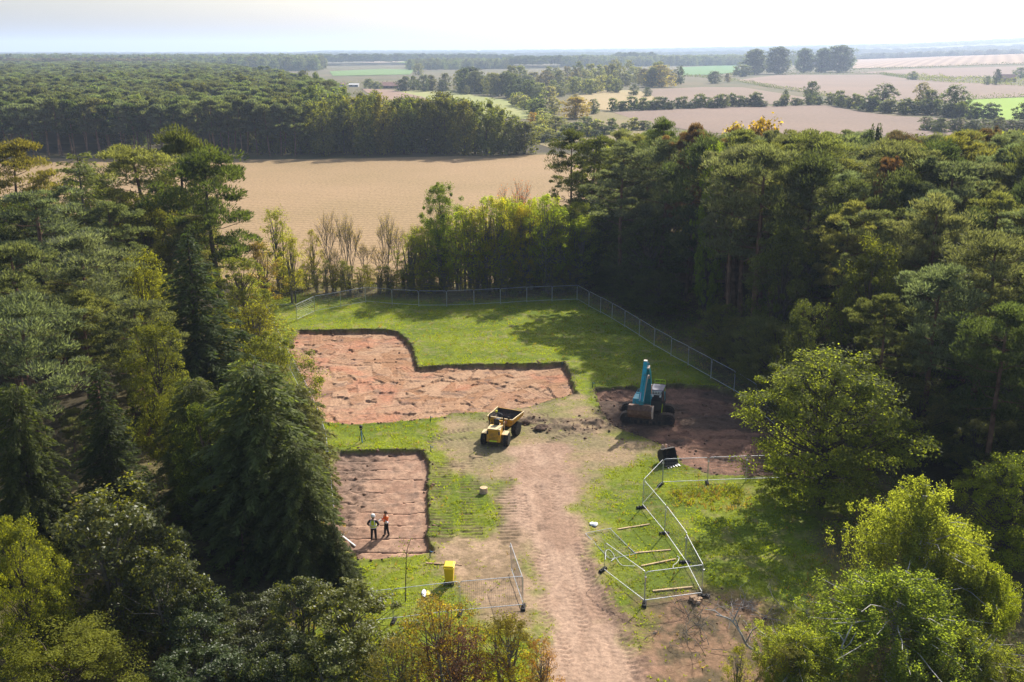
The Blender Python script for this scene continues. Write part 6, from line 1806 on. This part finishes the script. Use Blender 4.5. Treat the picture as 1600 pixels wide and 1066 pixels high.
# cab
cx0, cx1, cy0, cy1, cz0, cz1 = .38, 1.30, -1.25, .48, 1.32, 2.95
cab = hb('cab', MB().hexa([(cx0, cy0, cz0), (cx1, cy0, cz0), (cx1, cy1, cz0), (cx0, cy1, cz0)], [(cx0 + .03, cy0 + .28, cz1), (cx1 - .03, cy0 + .28, cz1), (cx1 - .03, cy1, cz1), (cx0 + .03, cy1, cz1)]), 'black_paint', bevel=.03)
hb('windscreen', MB().hexa([(cx0 + .09, cy0 + .10, cz0 + .55), (cx1 - .09, cy0 + .10, cz0 + .55), (cx1 - .09, cy0 + .12, cz0 + .55), (cx0 + .09, cy0 + .12, cz0 + .55)],
                           [(cx0 + .11, cy0 + .235, cz1 - .14), (cx1 - .11, cy0 + .235, cz1 - .14), (cx1 - .11, cy0 + .30, cz1 - .14), (cx0 + .11, cy0 + .30, cz1 - .14)]), 'cab_glass', cab)
hb('side_window', MB().box((cx1 + .002, -.35, 2.35), (.03, 1.1, .85)), 'cab_glass', cab)
hb('roof', MB().box(((cx0 + cx1) / 2, -.25, cz1 + .04), (1.06, 1.55, .09)), 'slate_roof_paint', cab, .03)
guard = MB()
for k in range(6): guard.box((cx0 + .12 + k * .135, cy0 + .20, cz1 - .16), (.07, .05, .22), Matrix.Rotation(.5, 3, 'X'))
guard.box(((cx0 + cx1) / 2, cy0 + .16, cz1 - .30), (.86, .05, .05)).box(((cx0 + cx1) / 2, cy0 + .22, cz1 - .02), (.86, .05, .05))
hb('light_guard', guard, 'lamp_white', cab)
for sx_ in (.52, 1.16): hb('work_lamp', MB().lathe([(.07, 0), (.09, .06), (.09, .1)], (sx_, cy0 + .02, cz1 - .42), 'y', 12), 'lamp_white', cab)
rail = MB()
for zz in (2.75, 3.05): rail.tube([(.25, 1.7, zz), (1.15, 1.7, zz)], .025, 6)
for xx in (.25, .7, 1.15): rail.tube([(xx, 1.7, 2.0), (xx, 1.7, 3.05)], .025, 6)
hb('handrail', rail, 'vest_yellow')
hb('grab_rail', MB().tube([(1.34, -1.15, 1.1), (1.38, -1.2, 1.9)], .03, 6), 'vest_yellow')
# boom: side profile in (y,z), arm points to -y
bx_ = .06
bp = [(-.35, 1.55), (-.20, 2.10), (-.60, 4.55), (-1.30, 5.22), (-1.62, 5.10), (-1.55, 4.80), (-1.15, 4.50), (-.82, 3.4), (-.74, 1.60)]
bm_ = MB().prism([(y, z) for (y, z) in bp], -.30, .30)
bm_.v = [(bx_ + .02 + q[0] * (1.15 - .17 * (q[2] - 1.5)) - .05 * (q[2] - 1.5) / 3.7, q[1], q[2]) for q in bm_.v]
hb('boom', bm_, 'teal_dark', bevel=.03)
boom = [o for o in exc.children if o.name.startswith('boom')][0]
hb('boom_tip', MB().prism([(-1.28, 5.25), (-1.66, 5.12), (-1.67, 5.02), (-1.30, 5.14)], bx_ - .20, bx_ + .16), 'label_white', boom)
for sx_ in (-.34, .34):
    cyl = hb('boom_ram', MB().tube([(-.0 + bx_ + sx_, -.95, 1.35), (bx_ + sx_, -1.05, 2.6)], .09, 10), 'teal_paint')
    hb('piston', MB().tube([(bx_ + sx_, -1.05, 2.6), (bx_ + sx_, -1.10, 3.5)], .05, 8), 'chrome', cyl)
sr = hb('arm_ram', MB().tube([(bx_, -.65, 4.75), (bx_, -1.25, 5.40)], .09, 10), 'teal_paint')
hb('piston', MB().tube([(bx_, -1.25, 5.40), (bx_, -1.55, 5.62)], .05, 8), 'chrome', sr)
ax_ = -.14
sp_ = [(-1.35, 5.66), (-1.68, 5.70), (-1.95, 5.05), (-2.65, 3.8), (-3.32, 2.72), (-3.14, 2.64), (-2.38, 3.7), (-1.55, 4.75)]
ar_ = MB().prism(sp_, -.19, .19)
ar_.v = [(ax_ + q[0] * (1.12 - .10 * (q[2] - 2.3)), q[1], q[2]) for q in ar_.v]
arm = hb('arm', ar_, 'teal_paint', bevel=.03)
hb('arm_top_plate', MB().box((ax_, -1.52, 5.70), (.28, .36, .04)), 'label_white', arm)
br_ = hb('bucket_ram', MB().tube([(ax_ - .02, -2.25, 4.75), (ax_ - .05, -2.98, 3.4)], .085, 10), 'teal_paint')
hb('piston', MB().tube([(ax_ - .05, -2.98, 3.4), (ax_ - .05, -3.42, 2.8)], .05, 8), 'chrome', br_)
hs = MB()
for k, xo in enumerate((.24, .30)): hs.tube(smooth_path([Vector((ax_ + xo, -.9, 3.9)), Vector((ax_ + xo + .06, -1.4, 4.4)), Vector((ax_ + xo, -1.9, 4.4)), Vector((ax_ + xo - .06, -2.55, 3.4)), Vector((ax_ + xo - .1, -3.15, 2.7))], 4), .03, 5)
hb('hydraulic_hose', hs, 'label_white')
hb('linkage', MB().box((ax_ + .05, -3.3, 2.45), (.34, .22, .6)).tube([(ax_ - .25, -3.22, 2.66), (ax_ + .25, -3.22, 2.66)], .06, 8), 'teal_dark')
# wide grading bucket, open side towards the cab
BZ = .85; BY = -.45
bk = [(-2.45, 1.45), (-3.10, 1.55), (-3.38, 1.25), (-3.38, .82), (-3.10, .50), (-2.60, .42), (-2.62, .50), (-3.02, .58), (-3.28, .88), (-3.28, 1.22), (-3.05, 1.45), (-2.48, 1.37)]
bk = [(a + BY, b + BZ) for a, b in bk]
bkt = hb('bucket', MB().prism(bk, ax_ - .92, ax_ + 1.0), 'bucket_steel')
sidep = [(-2.45, 1.45), (-3.10, 1.55), (-3.38, 1.25), (-3.38, .82), (-3.10, .50), (-2.60, .42), (-2.7, .9)]
sidep = [(a + BY, b + BZ) for a, b in sidep]
for xx in (ax_ - .95, ax_ + 1.03): hb('side_plate', MB().prism(sidep, xx - .03, xx + .03), 'label_white' if xx > 0 else 'bucket_steel', bkt)
hb('cutting_edge', MB().box((ax_ + .04, -2.55 + BY, .42 + BZ), (1.95, .26, .04)), 'chrome', bkt)
hb('load', MB().hexa([(ax_ - .85, -3.65, 2.03), (ax_ + .95, -3.65, 2.03), (ax_ + .95, -3.05, 2.03), (ax_ - .85, -3.05, 2.03)], [(ax_ - .6, -3.5, 2.43), (ax_ + .8, -3.45, 2.49), (ax_ + .7, -3.15, 2.41), (ax_ - .5, -3.15, 2.38)]), 'bucket_steel', bkt, .05)

# ------------------------------------------------------------------ people
def skin_mesh(name, joints, edges, mat, parent, root=0, sub=2):
    me = bpy.data.meshes.new(name)
    me.from_pydata([j[0] for j in joints], edges, [])
    o = bpy.data.objects.new(name, me); COL.objects.link(o)
    o.modifiers.new('skin', 'SKIN'); sd = o.modifiers.new('sub', 'SUBSURF'); sd.levels = sub; sd.render_levels = sub
    for i, j in enumerate(joints):
        rad = j[1]; sv = me.skin_vertices[0].data[i]
        sv.radius = rad if hasattr(rad, '__len__') else (rad, rad)
        sv.use_root = (i == root)
    dg = bpy.context.evaluated_depsgraph_get(); ev = o.evaluated_get(dg)
    m2 = bpy.data.meshes.new_from_object(ev); m2.name = name
    bpy.data.objects.remove(o)
    m2.polygons.foreach_set('use_smooth', np.ones(len(m2.polygons), bool))
    m2.materials.clear()
    return link_mesh(name, m2, parent, mat)
def hand(J, E, wrist, d, side, up, r0=.0095):
    """palm and five fingers added to a skin graph"""
    w = J[wrist][0]; d = Vector(d).normalized(); s = Vector(side).normalized(); u_ = Vector(up).normalized()
    p0 = Vector(w)
    J.append((tuple(p0 + d * .05), (.036, .020))); pi = len(J) - 1; E.append((wrist, pi))
    for k, (off, ln) in enumerate([(-.030, .062), (-.010, .072), (.010, .067), (.028, .052)]):
        b = p0 + d * .085 + s * off
        J.append((tuple(b), r0)); a = len(J) - 1; E.append((pi, a))
        J.append((tuple(b + d * ln * .5 - u_ * .012), r0 * .95)); E.append((a, a + 1))
        J.append((tuple(b + d * ln * .85 - u_ * .038), r0 * .8)); E.append((a + 1, a + 2))
    b = p0 + d * .045 - s * .045
    J.append((tuple(b), r0 * 1.1)); a = len(J) - 1; E.append((pi, a))
    J.append((tuple(b + d * .03 - s * .02 - u_ * .01), r0)); E.append((a, a + 1))
    J.append((tuple(b + d * .055 - s * .018 - u_ * .03), r0 * .85)); E.append((a + 1, a + 2))
def person(px, py, rz, label, pose):
    q = gp(px, py)
    t = thing('person', label, 'person', gz(q, 0.0), rz)
    hi = pose == 'phone'
    # local: faces -y
    hipw = .10
    legs = [((-.10, .0, .92), (.12, -.01 if not hi else -.06)), ]
    J = [((0, .0, .96), (.155, .11)), ((0, .01, 1.12), (.145, .105)), ((0, .015, 1.30), (.175, .115)), ((0, .01, 1.44), (.15, .09)), ((0, .0, 1.51), (.058, .06)), ((0, -.03, 1.60), (.075, .088)), ((0, -.035, 1.70), (.078, .095)), ((0, -.03, 1.765), (.05, .06))]
    E = [(0, 1), (1, 2), (2, 3), (3, 4), (4, 5), (5, 6), (6, 7)]
    def add(par, pos, rad): J.append((pos, rad)); E.append((par, len(J) - 1)); return len(J) - 1
    foot = {}
    for s in (-1, 1):
        fy_ = (-.02 if s < 0 else .04) if not hi else (-.10 if s < 0 else .10)
        h = add(0, (s * .095, .0, .88), (.095, .10)); k = add(h, (s * (.11 if not hi else .095), fy_ * .5 - .015, .49), (.062, .064)); a = add(k, (s * (.13 if not hi else .095), fy_ + .01, .10), (.042, .045))
        add(a, (s * (.14 if not hi else .10), fy_ - .10, .035), (.042, .03)); foot[s] = (s * (.135 if not hi else .098), fy_)
    wr = {}
    for s in (-1, 1):
        sh = add(3, (s * .205, .01, 1.43), (.062, .062))
        if pose == 'hips':
            el = add(sh, (s * .365, .06, 1.19), (.045, .045)); w = add(el, (s * .235, -.05, 1.00), (.032, .03))
            d = (-s * .5, -.35, -.8); sd_ = (0, 1, -.3); up = (s, 0, .2)
        else:
            el = add(sh, (s * .25, -.06, 1.17), (.047, .047)); w = add(el, (s * .07, -.30, 1.22), (.032, .03))
            d = (-s * .35, -.9, .15); sd_ = (s, -.2, 0); up = (0, .1, 1)
        wr[s] = J[w][0]
        hand(J, E, w, d, sd_, up)
    body = skin_mesh('body', J, E, 'skin', t)
    # face
    for s in (-1, 1):
        MB().lathe([(.006, -.006), (.012, 0), (.006, .006)], (s * .03, -.115, 1.655), 'y', 8).build('eye', 'black_paint', t)
        MB().lathe([(.012, -.012), (.026, 0), (.012, .012)], (s * .088, -.02, 1.645), 'x', 8).build('ear', 'skin', t)
    MB().hexa([(-.014, -.112, 1.605), (.014, -.112, 1.605), (.010, -.095, 1.60), (-.010, -.095, 1.60)], [(-.007, -.118, 1.655), (.007, -.118, 1.655), (.006, -.10, 1.66), (-.006, -.10, 1.66)]).build('nose', 'skin', t)
    MB().box((0, -.110, 1.575), (.045, .012, .010)).build('mouth', 'hair_brown', t)
    def sub(idx_list, edges, radd, mat, name):
        return skin_mesh(name, [(J[i][0], tuple(np.array(J[i][1] if hasattr(J[i][1], '__len__') else (J[i][1],) * 2) + radd)) for i in idx_list], edges, mat, t)
    # trousers: 0, legs
    TJ = [((0, 0, 1.0), (.17, .125)), ((0, 0, .93), (.165, .125))]; TE = [(0, 1)]
    for s in (-1, 1):
        fx_, fy_ = foot[s]
        TJ.append(((s * .10, 0, .84), (.105, .11))); TE.append((1, len(TJ) - 1))
        TJ.append(((fx_ * .9, fy_ * .5 - .012, .49), (.082, .085))); TE.append((len(TJ) - 2, len(TJ) - 1))
        TJ.append(((fx_, fy_ + .01, .11), (.070, .075))); TE.append((len(TJ) - 2, len(TJ) - 1))
    skin_mesh('trousers', TJ, TE, 'dark_cloth', t)
    for s in (-1, 1):
        fx_, fy_ = foot[s]
        skin_mesh('boot', [((fx_, fy_ + .03, .17), (.062, .066)), ((fx_, fy_ + .015, .06), (.058, .06)), ((fx_ * 1.05, fy_ - .08, .05), (.055, .05)), ((fx_ * 1.08, fy_ - .16, .04), (.045, .038))], [(0, 1), (1, 2), (2, 3)], 'boot_leather', t)
    # torso garment with sleeves
    coat = 'orange_hivis' if hi else 'dark_cloth'
    CJ = [((0, .0, .90 if hi else .93), (.19, .14)), ((0, .01, 1.12), (.178, .135)), ((0, .015, 1.30), (.20, .14)), ((0, .01, 1.43), (.165, .105)), ((0, .005, 1.485), (.085, .08))]; CE = [(0, 1), (1, 2), (2, 3), (3, 4)]
    for s in (-1, 1):
        CJ.append(((s * .205, .01, 1.42), (.088, .088))); CE.append((3, len(CJ) - 1))
        if pose == 'hips': q1, q2 = (s * .365, .06, 1.19), (s * .25, -.04, 1.02)
        else: q1, q2 = (s * .25, -.06, 1.17), (s * .09, -.27, 1.215)
        CJ.append((q1, (.072, .072))); CE.append((len(CJ) - 2, len(CJ) - 1))
        CJ.append((q2, (.05, .05))); CE.append((len(CJ) - 2, len(CJ) - 1))
    skin_mesh('jacket', CJ, CE, coat, t)
    def band(name, z0, z1, rx, ry, mat, parent=t, cy=.008):
        n = 24; m = MB(); vs = []
        for zz in (z0, z1):
            for rr_ in (1.0, .94):
                vs += [(rx * rr_ * math.cos(2 * math.pi * i / n), cy + ry * rr_ * math.sin(2 * math.pi * i / n), zz) for i in range(n)]
        fs = []
        for i in range(n):
            j = (i + 1) % n
            fs += [(i, j, 2 * n + j, 2 * n + i), (n + i, 3 * n + i, 3 * n + j, n + j), (2 * n + i, 2 * n + j, 3 * n + j, 3 * n + i), (i, n + i, n + j, j)]
        return m.add(vs, fs).build(name, mat, parent)
    if not hi:
        v = skin_mesh('vest', [((0, .0, .84), (.24, .185)), ((0, .01, 1.12), (.212, .165)), ((0, .015, 1.30), (.222, .165)), ((0, .01, 1.44), (.19, .12)), ((0, .005, 1.48), (.12, .09))], [(0, 1), (1, 2), (2, 3), (3, 4)], 'vest_yellow', t)
        band('reflective_band', .93, .985, .243, .188, 'reflective', v); band('reflective_band', 1.08, 1.135, .226, .176, 'reflective', v)
        for s in (-1, 1):
            MB().tube([(s * .11, .135, 1.48), (s * .125, .180, 1.38), (s * .125, .188, 1.13)], .028, 6).build('reflective_strap', 'reflective', v)
            MB().tube([(s * .11, -.11, 1.48), (s * .125, -.160, 1.38), (s * .125, -.168, 1.13)], .028, 6).build('reflective_strap', 'reflective', v)
        hm = MB().lathe([(.150, 1.70), (.145, 1.73), (.135, 1.79), (.11, 1.84), (.06, 1.87), (.01, 1.875)], (0, -.03, 0), k=20).build('helmet', 'white_plastic', t)
        MB().hexa([(-.11, -.15, 1.705), (.11, -.15, 1.705), (.07, -.235, 1.70), (-.07, -.235, 1.70)], [(-.11, -.15, 1.72), (.11, -.15, 1.72), (.07, -.235, 1.712), (-.07, -.235, 1.712)]).build('peak', 'white_plastic', hm)
        MB().lathe([(.094, 1.58), (.102, 1.66), (.10, 1.71)], (0, -.012, 0), k=16).build('hair', 'hair_brown', t)
    else:
        band('reflective_band', 1.00, 1.055, .207, .158, 'reflective')
        for s in (-1, 1): MB().tube([(s * .29, -.03, 1.20), (s * .23, -.10, 1.15)], .088, 8).build('reflective_cuff', 'reflective', t)
        MB().lathe([(.088, 1.63), (.104, 1.67), (.104, 1.72), (.088, 1.78), (.05, 1.81), (.01, 1.815)], (0, -.018, 0), k=16).build('hair', 'hair_brown', t)
        m = MB().box((0, -.42, 1.26), (.13, .17, .015), Matrix.Rotation(.5, 3, 'X'))
        o = m.build('notebook', 'white_plastic'); o.matrix_world = Matrix.Translation(t.location) @ Matrix.Rotation(rz, 4, 'Z')
        tag(o, 'small white notebook held by the person in the orange jacket', 'notebook')
    return t
person(584, 837.5, math.radians(176), 'person in yellow reflective vest and white helmet, hands at the hips, standing on bare soil', 'hips')
person(604, 829.5, math.radians(-62), 'person in orange reflective jacket and dark trousers looking down at a notebook', 'phone')

# ------------------------------------------------------------------ haze
bpy.context.view_layer.update()
HT_ = float(WZ.max()) + 32.0
hz = MB().box((0, 6700, (HT_ - 1.5) / 2), (26000, 14200, HT_ + 1.5)).build('haze', 'galvanised')
hz.data.materials.clear()
m, t_ = new_mat('haze_air')
o = N(t_, 'ShaderNodeOutputMaterial'); pv = N(t_, 'ShaderNodeVolumePrincipled')
pv.inputs['Color'].default_value = (0.62, 0.76, 1.0, 1)
pv.inputs['Density'].default_value = 0.00016
pv.inputs['Anisotropy'].default_value = 0.25
t_.links.new(pv.outputs[0], o.inputs['Volume'])
hz.data.materials.append(m); hz['kind'] = 'stuff'; hz['label'] = 'thin pale summer haze over the countryside'
hz.display_type = 'WIRE'
